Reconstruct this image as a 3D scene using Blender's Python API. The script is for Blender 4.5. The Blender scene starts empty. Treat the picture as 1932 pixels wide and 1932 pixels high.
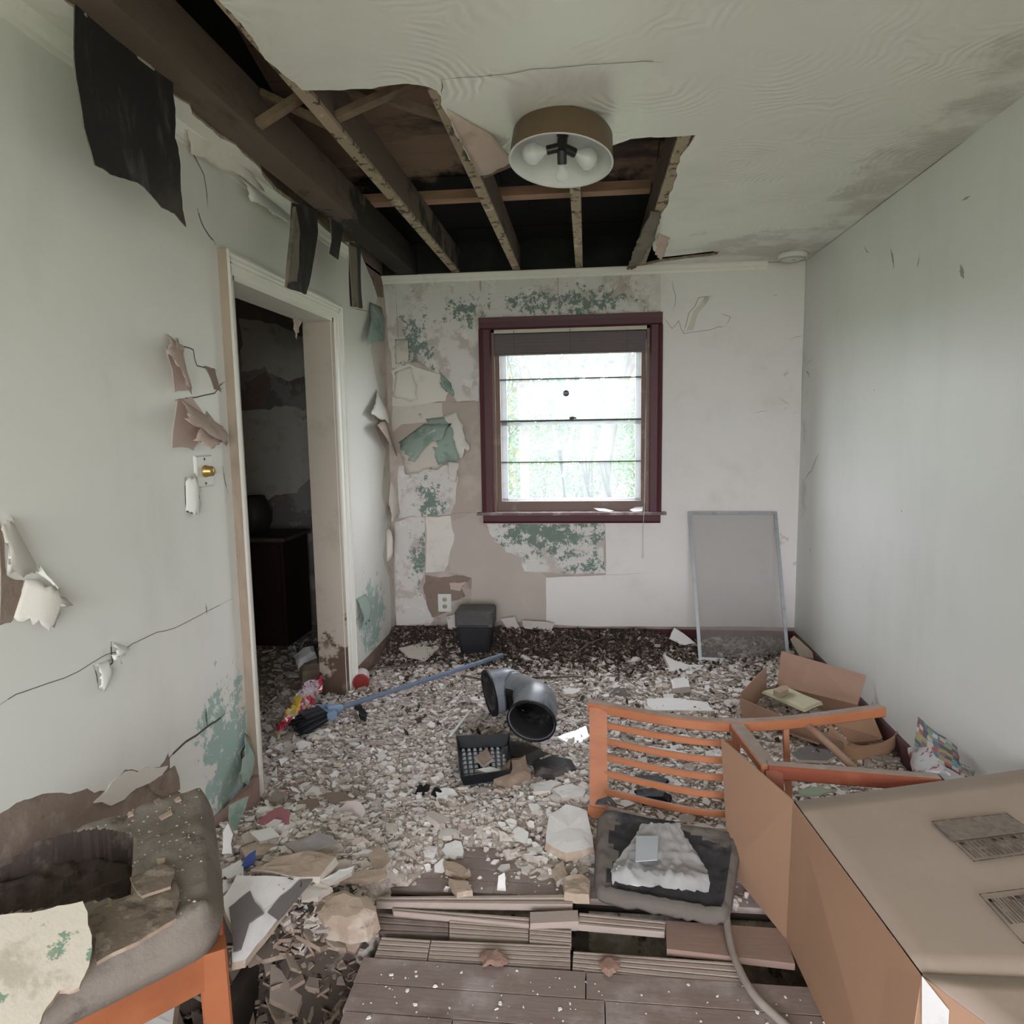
import bpy, math, random
import numpy as np
from mathutils import Vector, Matrix, noise as mnoise
from mathutils.geometry import delaunay_2d_cdt

random.seed(7)
rng = np.random.default_rng(7)
scene = bpy.context.scene
COL = scene.collection

# ------------------------------------------------------------------ camera
F_PX, YAW, PITCH, ROLL, CAM_H = 1325.79, .1078, .119, -.0158, 1.4524
_f = Vector((-math.sin(YAW)*math.cos(PITCH), math.cos(YAW)*math.cos(PITCH), -math.sin(PITCH)))
_r0 = Vector((math.cos(YAW), math.sin(YAW), 0)); _u0 = _r0.cross(_f)
_c, _s = math.cos(ROLL), math.sin(ROLL)
CR = _r0*_c + _u0*_s; CU = _u0*_c - _r0*_s; CF = _f
CAM = Vector((0, 0, CAM_H))
cd = bpy.data.cameras.new('camera'); cam = bpy.data.objects.new('camera', cd); COL.objects.link(cam)
cd.sensor_width = 36; cd.sensor_fit = 'HORIZONTAL'; cd.lens = 36*F_PX/1932; cd.clip_start = .02; cd.clip_end = 300
m = Matrix((CR, CU, -CF)).transposed().to_4x4(); m.translation = CAM; cam.matrix_world = m
scene.camera = cam

# ------------------------------------------------------------------ daylight (overcast sky) and exposure
w = bpy.data.worlds.new('overcast_sky'); scene.world = w; w.use_nodes = True
bg = w.node_tree.nodes['Background']; bg.inputs[0].default_value = (.90, .925, 1.0, 1); bg.inputs[1].default_value = 8.0
scene.view_settings.view_transform = 'Standard'; scene.view_settings.look = 'None'
scene.view_settings.exposure = 1.02; scene.view_settings.gamma = 1.0; scene.view_settings.use_curve_mapping = False
scene.cycles.max_bounces = 14; scene.cycles.diffuse_bounces = 8; scene.cycles.transparent_max_bounces = 24
scene.cycles.sample_clamp_indirect = 6.0
def portal(loc, rot, sx, sy):
    l = bpy.data.lights.new('window_portal', 'AREA'); l.shape = 'RECTANGLE'; l.size = sx; l.size_y = sy
    l.cycles.is_portal = True
    o = bpy.data.objects.new('window_portal', l); COL.objects.link(o); o.location = loc; o.rotation_euler = rot

# ------------------------------------------------------------------ room dimensions (metres)
XL, XR, YB, H = -1.323, 1.334, 4.615, 2.44
YR = -2.2                                  # wall behind the viewer
WX0, WX1, WZ0, WZ1 = -.6965, .4751, .8987, 2.1599     # outer edge of window casing
DY0, DY1, DZ = 2.492, 3.7045, 2.1088       # outer edge of door casing
OX0, OX1, OZ0, OZ1 = WX0+.08, WX1-.08, WZ0, WZ1-.075  # window opening
EY0, EY1, EZ = DY0+.075, DY1-.075, DZ-.075            # door opening
TH = .14
RW = (-1.1, 1.2, .35, 2.2)               # window in the wall behind the viewer (x0,x1,z0,z1)
portal(((OX0+OX1)/2, YB+TH+.02, (OZ0+OZ1)/2), (math.radians(-90), 0, 0), OX1-OX0, OZ1-OZ0)
portal(((RW[0]+RW[1])/2, YR-TH-.02, (RW[2]+RW[3])/2), (math.radians(90), 0, 0), RW[1]-RW[0], RW[3]-RW[2])

# ------------------------------------------------------------------ point pickers (pixel of the photograph -> point on a real plane)
def ray(px, py): return CF + CR*((px-966)/F_PX) - CU*((py-966)/F_PX)
def onplane(px, py, p0, n):
    v = ray(px, py); n = Vector(n); return CAM + v*((Vector(p0)-CAM).dot(n)/v.dot(n))
def onz(px, py, z=0.): return onplane(px, py, (0, 0, z), (0, 0, 1))
def ony(px, py, y): return onplane(px, py, (0, y, 0), (0, 1, 0))
def onx(px, py, x): return onplane(px, py, (x, 0, 0), (1, 0, 0))

# ------------------------------------------------------------------ materials
MATS = {}
def layered(name, base, layers=(), rough=.8, bump=0., bscale=60., spec=.3, var=0., vscale=6., island=None, metal=0., emit=None, stretch=None):
    """base colour, then patches: dict(col, scale, lo, hi, ell=[(c, r)], gain, stretch)"""
    if name in MATS: return MATS[name]
    mt = bpy.data.materials.new(name); MATS[name] = mt; mt.use_nodes = True
    nt = mt.node_tree; N = nt.nodes; L = nt.links
    b = N['Principled BSDF']; b.inputs['Roughness'].default_value = rough; b.inputs['Specular IOR Level'].default_value = spec
    b.inputs['Metallic'].default_value = metal
    tc = N.new('ShaderNodeTexCoord'); P = tc.outputs['Object']
    def mp(st):
        if not st: return P
        k = N.new('ShaderNodeVectorMath'); k.operation = 'MULTIPLY'; L.new(P, k.inputs[0]); k.inputs[1].default_value = st; return k.outputs[0]
    def nz(scale, st=None, detail=5., rgh=.6):
        n = N.new('ShaderNodeTexNoise'); n.inputs['Scale'].default_value = scale; n.inputs['Detail'].default_value = detail
        n.inputs['Roughness'].default_value = rgh; L.new(mp(st), n.inputs['Vector']); return n.outputs['Fac']
    def mth(op, a, bb, cl=False):
        k = N.new('ShaderNodeMath'); k.operation = op; k.use_clamp = cl
        for i, v in enumerate((a, bb)):
            if isinstance(v, (int, float)): k.inputs[i].default_value = v
            else: L.new(v, k.inputs[i])
        return k.outputs[0]
    def mix(f, a, c2):
        k = N.new('ShaderNodeMix'); k.data_type = 'RGBA'
        if isinstance(f, (int, float)): k.inputs[0].default_value = f
        else: L.new(f, k.inputs[0])
        for i, v in ((6, a), (7, c2)):
            if isinstance(v, tuple): k.inputs[i].default_value = (*v, 1)
            else: L.new(v, k.inputs[i])
        return k.outputs[2]
    cur = tuple(base)
    if island:
        g = N.new('ShaderNodeNewGeometry'); oi = N.new('ShaderNodeObjectInfo')
        fr = mth('FRACT', mth('ADD', g.outputs['Random Per Island'], oi.outputs['Random']), 0.)
        cr = N.new('ShaderNodeValToRGB'); cr.color_ramp.interpolation = 'CONSTANT'
        e = cr.color_ramp.elements
        while len(e) < len(island): e.new(.5)
        for i, cc in enumerate(island): e[i].position = i/len(island); e[i].color = (*cc, 1)
        L.new(fr, cr.inputs[0]); cur = cr.outputs[0]
    if var:
        d = tuple(max(0, c*(1-var*1.6)) for c in base)
        if island: cur = mix(mth('MULTIPLY', nz(vscale, stretch), var*1.4, True), cur, d)
        else:
            f = mth('MULTIPLY', mth('SUBTRACT', nz(vscale, stretch), .3), 2.5, True); cur = mix(f, d, tuple(min(1, c*(1+var*.5)) for c in base))
    for l in layers:
        n = nz(l.get('scale', 6), l.get('stretch'), l.get('detail', 6), l.get('rgh', .65)); v = n
        if l.get('ell'):
            tot = None
            for c, r in l['ell']:
                k = N.new('ShaderNodeVectorMath'); k.operation = 'SUBTRACT'; L.new(P, k.inputs[0]); k.inputs[1].default_value = c
                k2 = N.new('ShaderNodeVectorMath'); k2.operation = 'DIVIDE'; L.new(k.outputs[0], k2.inputs[0]); k2.inputs[1].default_value = r
                k3 = N.new('ShaderNodeVectorMath'); k3.operation = 'LENGTH'; L.new(k2.outputs[0], k3.inputs[0])
                e1 = mth('MULTIPLY', mth('MAXIMUM', mth('SUBTRACT', 1., k3.outputs['Value']), -1.), l.get('gain', .4))
                tot = e1 if tot is None else mth('MAXIMUM', tot, e1)
            v = mth('ADD', n, tot)
        mr = N.new('ShaderNodeMapRange'); mr.interpolation_type = 'SMOOTHSTEP'; L.new(v, mr.inputs[0])
        mr.inputs[1].default_value = l.get('lo', .5); mr.inputs[2].default_value = l.get('hi', .6)
        cur = mix(mth('MULTIPLY', mr.outputs[0], l.get('amt', 1.)), cur, tuple(l['col']))
    if isinstance(cur, tuple): b.inputs['Base Color'].default_value = (*cur, 1)
    else: L.new(cur, b.inputs['Base Color'])
    if bump:
        bp = N.new('ShaderNodeBump'); bp.inputs['Strength'].default_value = min(1., bump); bp.inputs['Distance'].default_value = .004
        L.new(nz(bscale, stretch), bp.inputs['Height']); L.new(bp.outputs[0], b.inputs['Normal'])
    return mt

G1, G2 = (.165, .215, .185), (.25, .34, .30)
WHITE = (.70, .675, .64); CREAM = (.66, .62, .56); BARE = (.42, .35, .305)
W3 = lambda x, z, rx, rz: ((x, YB, z), (rx, .5, rz))
green_back = [dict(col=G1, scale=22, lo=.60, hi=.64, gain=.2, rgh=.78, ell=[W3(-1.12, 1.98, .15, .34), W3(-1.05, 1.68, .14, .3), W3(-1.05, .98, .14, .22), W3(-1.13, .58, .12, .25),
                   W3(-.2, .74, .55, .25), W3(-.4, .78, .3, .2), W3(.02, .55, .2, .12), W3(-.02, .2, .16, .1), W3(-.1, 2.24, .7, .12), W3(-.78, 2.2, .2, .12), W3(-.95, 1.45, .3, .12)]),
              dict(col=(.27, .31, .28), scale=6, lo=.6, hi=.75, amt=.5), dict(col=(.40, .33, .28), scale=3, lo=.55, hi=.75, amt=.45)]
m_bare = layered('bare_wall_plaster', BARE, [dict(col=(.52, .45, .40), scale=4, lo=.45, hi=.62, amt=.7), dict(col=(.25, .18, .14), scale=5, lo=.62, hi=.72, amt=.6, gain=.3, ell=[((-.75, YB, .45), (.3, .5, .2)), ((-1.2, YB, .2), (.3, .5, .2))]),
                  dict(col=(.15, .11, .09), scale=3, lo=.55, hi=.75, amt=.5, gain=.3, ell=[((0, YB, .1), (3, .5, .12))])], rough=.9, bump=.3, bscale=90)
m_flaky = layered('flaking_white_paint', (.62, .585, .555), [dict(col=(.44, .38, .335), scale=7, lo=.5, hi=.62, amt=.8), dict(col=(.70, .67, .64), scale=11, lo=.58, hi=.62, amt=.8)]+green_back, rough=.8, bump=.5, bscale=40)
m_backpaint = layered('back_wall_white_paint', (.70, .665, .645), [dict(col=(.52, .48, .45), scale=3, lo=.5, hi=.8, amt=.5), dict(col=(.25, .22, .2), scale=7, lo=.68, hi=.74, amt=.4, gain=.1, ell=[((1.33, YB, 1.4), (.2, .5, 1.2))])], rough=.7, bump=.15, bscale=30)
m_leftpaint = layered('left_wall_white_paint', (.70, .69, .645), [dict(col=(.55, .53, .48), scale=2.2, lo=.5, hi=.8, amt=.5, stretch=(1, 1, .4)), dict(col=(.36, .34, .31), scale=9, lo=.7, hi=.78, amt=.5),
                  dict(col=(.34, .45, .42), scale=14, lo=.6, hi=.64, gain=.26, rgh=.75, ell=[((XL, 4.1, .32), (.5, .33, .3)), ((XL, 2.35, .28), (.5, .25, .38))])], rough=.5, bump=.12, bscale=25)
m_rightpaint = layered('right_wall_white_paint', (.70, .705, .68), [dict(col=(.56, .57, .54), scale=1.6, lo=.45, hi=.8, amt=.55, stretch=(1, 1, .35)), dict(col=(.30, .30, .28), scale=16, lo=.735, hi=.78, amt=.7, stretch=(1, 1, .6)),
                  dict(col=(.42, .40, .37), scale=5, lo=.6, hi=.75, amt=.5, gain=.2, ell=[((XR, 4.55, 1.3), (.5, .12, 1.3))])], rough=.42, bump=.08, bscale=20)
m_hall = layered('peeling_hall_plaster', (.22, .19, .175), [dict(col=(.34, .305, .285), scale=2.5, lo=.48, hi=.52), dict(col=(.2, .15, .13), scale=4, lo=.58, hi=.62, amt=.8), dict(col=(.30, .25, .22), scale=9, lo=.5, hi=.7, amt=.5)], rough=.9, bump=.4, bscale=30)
m_trimw = layered('white_trim_paint', (.74, .72, .66), [dict(col=(.5, .45, .38), scale=12, lo=.6, hi=.75, amt=.6, stretch=(1, 1, .3))], rough=.45, bump=.1)
m_jamb = layered('dusty_beige_jamb', (.47, .40, .33), [dict(col=(.12, .07, .05), scale=9, lo=.62, hi=.7, gain=.35, ell=[((XL, 3.6, .05), (.5, .5, .4))]), dict(col=(.36, .30, .25), scale=5, lo=.5, hi=.7, amt=.6)], rough=.7, bump=.2)
m_sideedge = layered('shaded_casing_edge', (.33, .26, .2), [dict(col=(.2, .14, .1), scale=8, lo=.5, hi=.7, amt=.6, stretch=(1, 1, .2))], rough=.8, bump=.2)  # brown carries the shade on the white casing's poorly lit side
m_maroon = layered('maroon_window_paint', (.075, .017, .025), [dict(col=(.12, .05, .06), scale=14, lo=.6, hi=.8, amt=.4)], rough=.45, spec=.3, bump=.1)
m_sashwood = layered('brown_sash_wood', (.17, .11, .085), [dict(col=(.3, .23, .19), scale=10, lo=.55, hi=.7, amt=.5)], rough=.5, bump=.1)
m_alu = layered('dull_aluminium', (.38, .39, .41), [dict(col=(.22, .225, .24), scale=20, lo=.5, hi=.7, amt=.5)], rough=.45, metal=.5)
m_muntin = layered('dark_muntin', (.05, .055, .06), rough=.5)
m_blind = layered('brown_blind_slat', (.145, .11, .12), var=.2, vscale=30, rough=.6, stretch=(1, 8, 40))
m_blindrail = layered('beige_blind_rail', (.50, .46, .38), rough=.5)
m_joist = layered('weathered_joist', (.135, .098, .078), [dict(col=(.03, .024, .02), scale=5, lo=.5, hi=.62, gain=.4, ell=[((-1.1, 4.2, H), (.35, 1.1, .5))]), dict(col=(.06, .045, .035), scale=6, lo=.5, hi=.68, amt=.9, stretch=(1, .25, 1)), dict(col=(.26, .19, .14), scale=5, lo=.58, hi=.74, amt=.5, stretch=(1, .3, 1))], rough=.85, bump=.5, bscale=50, stretch=(1, .2, 1))
m_joistface = layered('plaster_marked_joist_face', (.36, .28, .20), [dict(col=(.07, .05, .04), scale=22, lo=.54, hi=.6, amt=.95), dict(col=(.55, .46, .36), scale=12, lo=.58, hi=.66, amt=.7)], rough=.85, bump=.6, bscale=60)
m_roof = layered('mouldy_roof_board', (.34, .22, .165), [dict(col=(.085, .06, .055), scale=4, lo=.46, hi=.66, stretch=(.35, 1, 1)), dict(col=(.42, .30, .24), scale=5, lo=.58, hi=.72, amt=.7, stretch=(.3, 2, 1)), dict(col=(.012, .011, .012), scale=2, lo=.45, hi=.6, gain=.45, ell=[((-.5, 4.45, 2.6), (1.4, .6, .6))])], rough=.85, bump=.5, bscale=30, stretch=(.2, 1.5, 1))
m_purlin = layered('reddish_purlin', (.40, .235, .165), var=.3, vscale=8, rough=.8, stretch=(.3, 1, 1))
m_black_wood = layered('attic_dark_board', (.02, .018, .018), var=.3, vscale=10, rough=.9)  # near-black paints the attic's darkness onto its boards and gable
m_tar = layered('black_tar_paper', (.022, .02, .021), [dict(col=(.10, .095, .095), scale=6, lo=.52, hi=.7, amt=.8, stretch=(2, 2, .5)), dict(col=(.06, .045, .04), scale=3, lo=.5, hi=.7)], rough=.55, bump=.4, bscale=30)
m_tarback = layered('grey_paper_back', (.17, .14, .115), [dict(col=(.08, .07, .06), scale=8, lo=.5, hi=.65, amt=.8)], rough=.9, bump=.3)
m_pink = layered('pinkish_paper_back', (.50, .39, .34), [dict(col=(.36, .26, .22), scale=9, lo=.5, hi=.7, amt=.6)], rough=.9)
m_greenpeel = layered('green_painted_paper', (.29, .36, .315), [dict(col=(.18, .26, .22), scale=9, lo=.5, hi=.6, amt=.8), dict(col=(.5, .47, .43), scale=7, lo=.58, hi=.64, amt=.8)], rough=.75, bump=.3)
m_paper = layered('cream_wall_paper', CREAM, [dict(col=(.5, .45, .39), scale=6, lo=.5, hi=.75, amt=.6)], rough=.8, bump=.2)
m_papervar = layered('stained_wall_paper', (.58, .53, .47), [dict(col=(.36, .3, .25), scale=7, lo=.52, hi=.7, amt=.7), dict(col=G2, scale=12, lo=.64, hi=.68)], rough=.8, bump=.3)
m_expose = layered('exposed_brown_plaster', (.24, .18, .145), [dict(col=(.33, .27, .22), scale=12, lo=.5, hi=.7, amt=.8), dict(col=(.13, .09, .07), scale=7, lo=.55, hi=.7, amt=.8)], rough=.95, bump=.6)
m_crack = layered('dark_crack', (.10, .08, .065), rough=1.)
m_plank = layered('dusty_floor_plank', (.24, .18, .16), [dict(col=(.42, .355, .34), scale=5, lo=.45, hi=.7, amt=.8), dict(col=(.13, .085, .065), scale=6, lo=.55, hi=.7, amt=.7, stretch=(.3, 1, 1))], rough=.75, bump=.35, bscale=50, stretch=(.25, 1, 1))
m_plankloose = layered('pale_board_underside', (.40, .32, .28), [dict(col=(.18, .125, .095), scale=6, lo=.5, hi=.7, amt=.8, stretch=(.3, 1, 1)), dict(col=(.45, .38, .33), scale=9, lo=.58, hi=.7, amt=.6)], rough=.8, bump=.3, stretch=(.25, 1, 1))
m_plankred = layered('reddish_floorboard', (.30, .20, .165), [dict(col=(.2, .12, .1), scale=5, lo=.5, hi=.7, amt=.7, stretch=(.3, 1, 1))], rough=.6, bump=.2, stretch=(.25, 1, 1))
m_dark_wood = layered('dark_crawlspace_wood', (.05, .038, .03), var=.3, rough=.9)
m_dirt = layered('dusty_dirt', (.46, .39, .345), [dict(col=(.66, .58, .54), scale=25, lo=.46, hi=.6, amt=.9), dict(col=(.08, .06, .048), scale=18, lo=.55, hi=.68, amt=.9),
                 dict(col=(.075, .055, .043), scale=6, lo=.46, hi=.6, gain=.7, ell=[((-.3, 4.40, 0), (1.25, .42, 1)), ((-.95, 1.5, -.2), (.62, .42, .5))])], rough=1., bump=1., bscale=80)
FR = [(.74, .70, .68), (.70, .66, .63), (.78, .75, .73), (.60, .52, .47), (.74, .71, .70), (.47, .385, .335), (.72, .68, .65), (.76, .73, .71)]
SH = [(.79, .74, .72), (.70, .64, .61), (.84, .81, .80), (.60, .50, .45), (.77, .73, .72), (.60, .51, .46), (.80, .76, .74), (.70, .62, .57), (.42, .345, .305), (.82, .79, .79)]
m_shard = layered('broken_plaster_face', (.55, .5, .46), island=SH, var=.12, vscale=30, rough=.85, bump=.3, bscale=120)
m_frag = layered('broken_plaster_skin', (.7, .66, .63), island=FR, var=.12, vscale=4, rough=.85, bump=.3, bscale=60)
m_shardside = layered('broken_plaster_edge', (.52, .44, .38), island=[(.56, .47, .41), (.44, .36, .31), (.62, .54, .48), (.48, .41, .37)], var=.3, vscale=40, rough=.95, bump=.5, bscale=120)
m_leaf = layered('dead_leaf', (.1, .07, .05), island=[(.10, .07, .05), (.05, .037, .03), (.16, .115, .085), (.07, .05, .04), (.24, .19, .15), (.035, .028, .024)], rough=.9)
m_twig = layered('grey_brown_twig', (.15, .11, .085), var=.3, vscale=20, rough=.9)
m_orange = layered('orange_stained_wood', (.40, .145, .065), [dict(col=(.29, .095, .04), scale=5, lo=.45, hi=.7, amt=.6, stretch=(.4, 2, 2)), dict(col=(.45, .33, .27), scale=9, lo=.62, hi=.8, amt=.35)], rough=.5, spec=.4)
m_orangeshade = layered('shaded_orange_wood', (.27, .088, .036), [dict(col=(.20, .06, .025), scale=5, lo=.45, hi=.7, amt=.6, stretch=(.4, 2, 2))], rough=.5, spec=.3)  # orange chair wood darkened to carry the shade under the padded seat
m_orangedust = layered('dust_greyed_wood', (.35, .265, .225), [dict(col=(.46, .40, .37), scale=9, lo=.45, hi=.65, amt=.6)], rough=.85)
m_card = layered('brown_cardboard', (.41, .245, .16), [dict(col=(.43, .29, .21), scale=3, lo=.5, hi=.8, amt=.5), dict(col=(.28, .17, .11), scale=5, lo=.6, hi=.75, amt=.5)], rough=.85, bump=.1)
m_cardtop = layered('pale_cardboard', (.40, .31, .255), [dict(col=(.45, .36, .305), scale=3, lo=.45, hi=.75, amt=.6), dict(col=(.25, .19, .15), scale=8, lo=.62, hi=.76, amt=.4)], rough=.9, bump=.1)  # paler, greyer cardboard tone for the top of the large box
m_cardpink = layered('pinkish_cardboard', (.40, .25, .185), [dict(col=(.31, .19, .14), scale=5, lo=.5, hi=.7, amt=.5)], rough=.85)
m_ink = layered('faded_black_ink', (.115, .09, .075), [dict(col=(.24, .19, .15), scale=60, lo=.5, hi=.6, amt=.8)], rough=.9)
m_inkpale = layered('pale_printed_panel', (.25, .20, .165), var=.2, vscale=60, rough=.9)
m_tape = layered('brown_packing_tape', (.20, .10, .055), rough=.4)
m_seatgrey = layered('dirty_grey_upholstery', (.185, .155, .13), [dict(col=(.28, .245, .215), scale=5, lo=.45, hi=.65, amt=.8), dict(col=(.08, .06, .048), scale=10, lo=.55, hi=.68, amt=.8)], rough=.95, bump=.5, bscale=120)
m_seatdark = layered('dark_rotten_stuffing', (.055, .04, .033), [dict(col=(.13, .105, .09), scale=14, lo=.52, hi=.68, amt=.8)], rough=1., bump=.8, bscale=60)
m_foam = layered('yellowed_foam', (.36, .28, .17), var=.3, vscale=30, rough=1., bump=.5)
m_blackcloth = layered('black_dust_cover', (.035, .033, .035), [dict(col=(.11, .10, .10), scale=9, lo=.5, hi=.7, amt=.8)], rough=.9, bump=.4, bscale=90)
m_padborder = layered('grey_seat_fabric', (.145, .122, .108), [dict(col=(.085, .07, .06), scale=9, lo=.5, hi=.66, amt=.8)], rough=.95, bump=.4)
m_blackplastic = layered('black_plastic', (.013, .013, .015), [dict(col=(.04, .037, .036), scale=10, lo=.5, hi=.7, amt=.6)], rough=.5, spec=.15)
m_blackinner = layered('dusty_plastic_inside', (.018, .017, .017), [dict(col=(.14, .125, .115), scale=5, lo=.52, hi=.66, amt=.8)], rough=.8)
m_greytop = layered('dusty_sheen_plastic', (.21, .22, .25), [dict(col=(.03, .03, .035), scale=7, lo=.52, hi=.7, amt=.8), dict(col=(.26, .26, .27), scale=30, lo=.62, hi=.75, amt=.6)], rough=.35, spec=.6)  # silver grey paints the sky's highlight onto dusty black plastic
m_bin = layered('charcoal_bin_plastic', (.022, .022, .026), var=.2, rough=.5)
m_binlid = layered('dusty_bin_lid', (.075, .07, .07), [dict(col=(.14, .13, .125), scale=14, lo=.5, hi=.7, amt=.6)], rough=.7)
m_bluepole = layered('blue_grey_plastic', (.14, .18, .26), [dict(col=(.25, .27, .31), scale=15, lo=.5, hi=.7, amt=.5)], rough=.45)
m_bluehead = layered('light_blue_plastic', (.20, .28, .40), rough=.5)
m_bristle = layered('black_bristles', (.02, .021, .026), island=[(.02, .02, .025), (.04, .042, .05), (.01, .01, .013)], rough=.8)
m_redlid = layered('dull_red_lid', (.27, .035, .03), [dict(col=(.14, .02, .02), scale=20, lo=.5, hi=.65, amt=.7)], rough=.5)
m_jar = layered('cloudy_jar_plastic', (.60, .52, .5), var=.1, rough=.3)
m_whiteplastic = layered('white_plastic', (.74, .73, .70), rough=.4)
m_oldwhite = layered('yellowed_white_plastic', (.66, .65, .60), rough=.4)
m_brass = layered('dull_brass', (.42, .27, .10), rough=.35, metal=.7)
m_bronze = layered('bronze_lamp_paint', (.125, .08, .045), [dict(col=(.5, .45, .38), scale=18, lo=.70, hi=.73)], rough=.4, spec=.4)
m_reflector = layered('white_enamel_reflector', (.60, .60, .585), [dict(col=(.4, .38, .35), scale=10, lo=.6, hi=.75, amt=.5)], rough=.35)
m_socket = layered('black_lamp_socket', (.012, .012, .012), rough=.3, spec=.6)
m_hose = layered('grey_hose_rubber', (.33, .28, .25), var=.15, vscale=20, rough=.6)
m_concrete = layered('white_drywall_face', (.78, .755, .745), [dict(col=(.62, .58, .56), scale=6, lo=.5, hi=.7, amt=.5)], rough=.8, bump=.15)
m_greypaper = layered('grey_drywall_paper', (.17, .15, .145), [dict(col=(.24, .215, .2), scale=7, lo=.5, hi=.7, amt=.7)], rough=.9)
m_tan = layered('tan_plaster', (.42, .32, .245), [dict(col=(.52, .44, .38), scale=12, lo=.5, hi=.65, amt=.8), dict(col=(.22, .14, .1), scale=14, lo=.6, hi=.7, amt=.8)], rough=.95, bump=.7)
m_brownrock = layered('brown_plaster_chunk', (.27, .195, .15), [dict(col=(.36, .28, .22), scale=12, lo=.5, hi=.65, amt=.8)], rough=.95, bump=.7)
m_pinkshard = layered('dusty_pink_paint', (.34, .135, .15), [dict(col=(.22, .10, .11), scale=12, lo=.5, hi=.7, amt=.6)], rough=.7)
m_palepink = layered('pale_pink_paint', (.66, .555, .54), rough=.6)
m_porcelain = layered('white_porcelain', (.78, .78, .78), rough=.12, spec=.6)
m_yellow = layered('yellowish_foam_board', (.58, .55, .38), [dict(col=(.30, .28, .2), scale=22, lo=.62, hi=.7, amt=.8)], rough=.8)
m_blackpaper = layered('black_roofing_scrap', (.045, .04, .04), [dict(col=(.16, .14, .13), scale=9, lo=.5, hi=.7, amt=.8)], rough=.7, bump=.5)
m_cab = layered('dark_red_cabinet_wood', (.028, .012, .011), [dict(col=(.025, .012, .01), scale=5, lo=.5, hi=.7, amt=.7)], rough=.5)
m_bluerag = layered('blue_plastic_scrap', (.06, .10, .32), rough=.5)
m_bark = layered('trunk_bark', (.075, .065, .06), var=.3, vscale=3, rough=1.)
m_fol = layered('spring_foliage', (.2, .4, .1), island=[(.055, .105, .035), (.08, .135, .05), (.04, .08, .035), (.10, .15, .06)], rough=.7)
m_folfar = layered('hazy_foliage', (.2, .3, .2), island=[(.065, .10, .08), (.085, .12, .095), (.05, .078, .065)], rough=.8)
m_vine = layered('yellow_green_vine_leaf', (.26, .28, .02), var=.2, rough=.6)
m_lawn = layered('lawn', (.14, .185, .085), [dict(col=(.18, .22, .11), scale=2, lo=.45, hi=.6, amt=.8)], rough=1.)
m_deck = layered('dark_sill_outside', (.3, .27, .26), rough=.8)
m_ext = layered('exterior_siding', (.55, .55, .53), rough=.8)

def shader_mix(name, transp, build):
    mt = bpy.data.materials.new(name); mt.use_nodes = True; nt = mt.node_tree; N = nt.nodes
    out = N['Material Output']; N.remove(N['Principled BSDF'])
    t = N.new('ShaderNodeBsdfTransparent'); mx = N.new('ShaderNodeMixShader'); mx.inputs[0].default_value = 1-transp
    s = build(N, nt.links); nt.links.new(t.outputs[0], mx.inputs[1]); nt.links.new(s, mx.inputs[2]); nt.links.new(mx.outputs[0], out.inputs[0]); return mt
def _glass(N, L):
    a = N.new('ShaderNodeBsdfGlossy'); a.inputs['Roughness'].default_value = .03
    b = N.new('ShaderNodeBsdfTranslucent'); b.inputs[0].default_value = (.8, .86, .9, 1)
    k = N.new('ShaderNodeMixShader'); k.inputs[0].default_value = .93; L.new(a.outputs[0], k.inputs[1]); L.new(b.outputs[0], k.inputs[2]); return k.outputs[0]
m_glass = shader_mix('veiled_window_glass', .93, _glass)  # translucent share lays a pale haze over the view outside
def _mesh(N, L):
    a = N.new('ShaderNodeBsdfDiffuse'); a.inputs[0].default_value = (.36, .33, .32, 1); return a.outputs[0]
m_mesh = shader_mix('fine_insect_mesh', .62, _mesh)
def _bulb(N, L):
    a = N.new('ShaderNodeBsdfPrincipled'); a.inputs['Base Color'].default_value = (.75, .76, .74, 1); a.inputs['Roughness'].default_value = .08; return a.outputs[0]
m_bulb = shader_mix('frosted_bulb_glass', .35, _bulb)
m_bulbclear = shader_mix('clear_bulb_glass', .7, _bulb)
def _film(N, L):
    a = N.new('ShaderNodeBsdfPrincipled'); a.inputs['Base Color'].default_value = (.80, .77, .77, 1); a.inputs['Roughness'].default_value = .16; return a.outputs[0]
m_film = shader_mix('cloudy_plastic_film', .55, _film)

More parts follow.
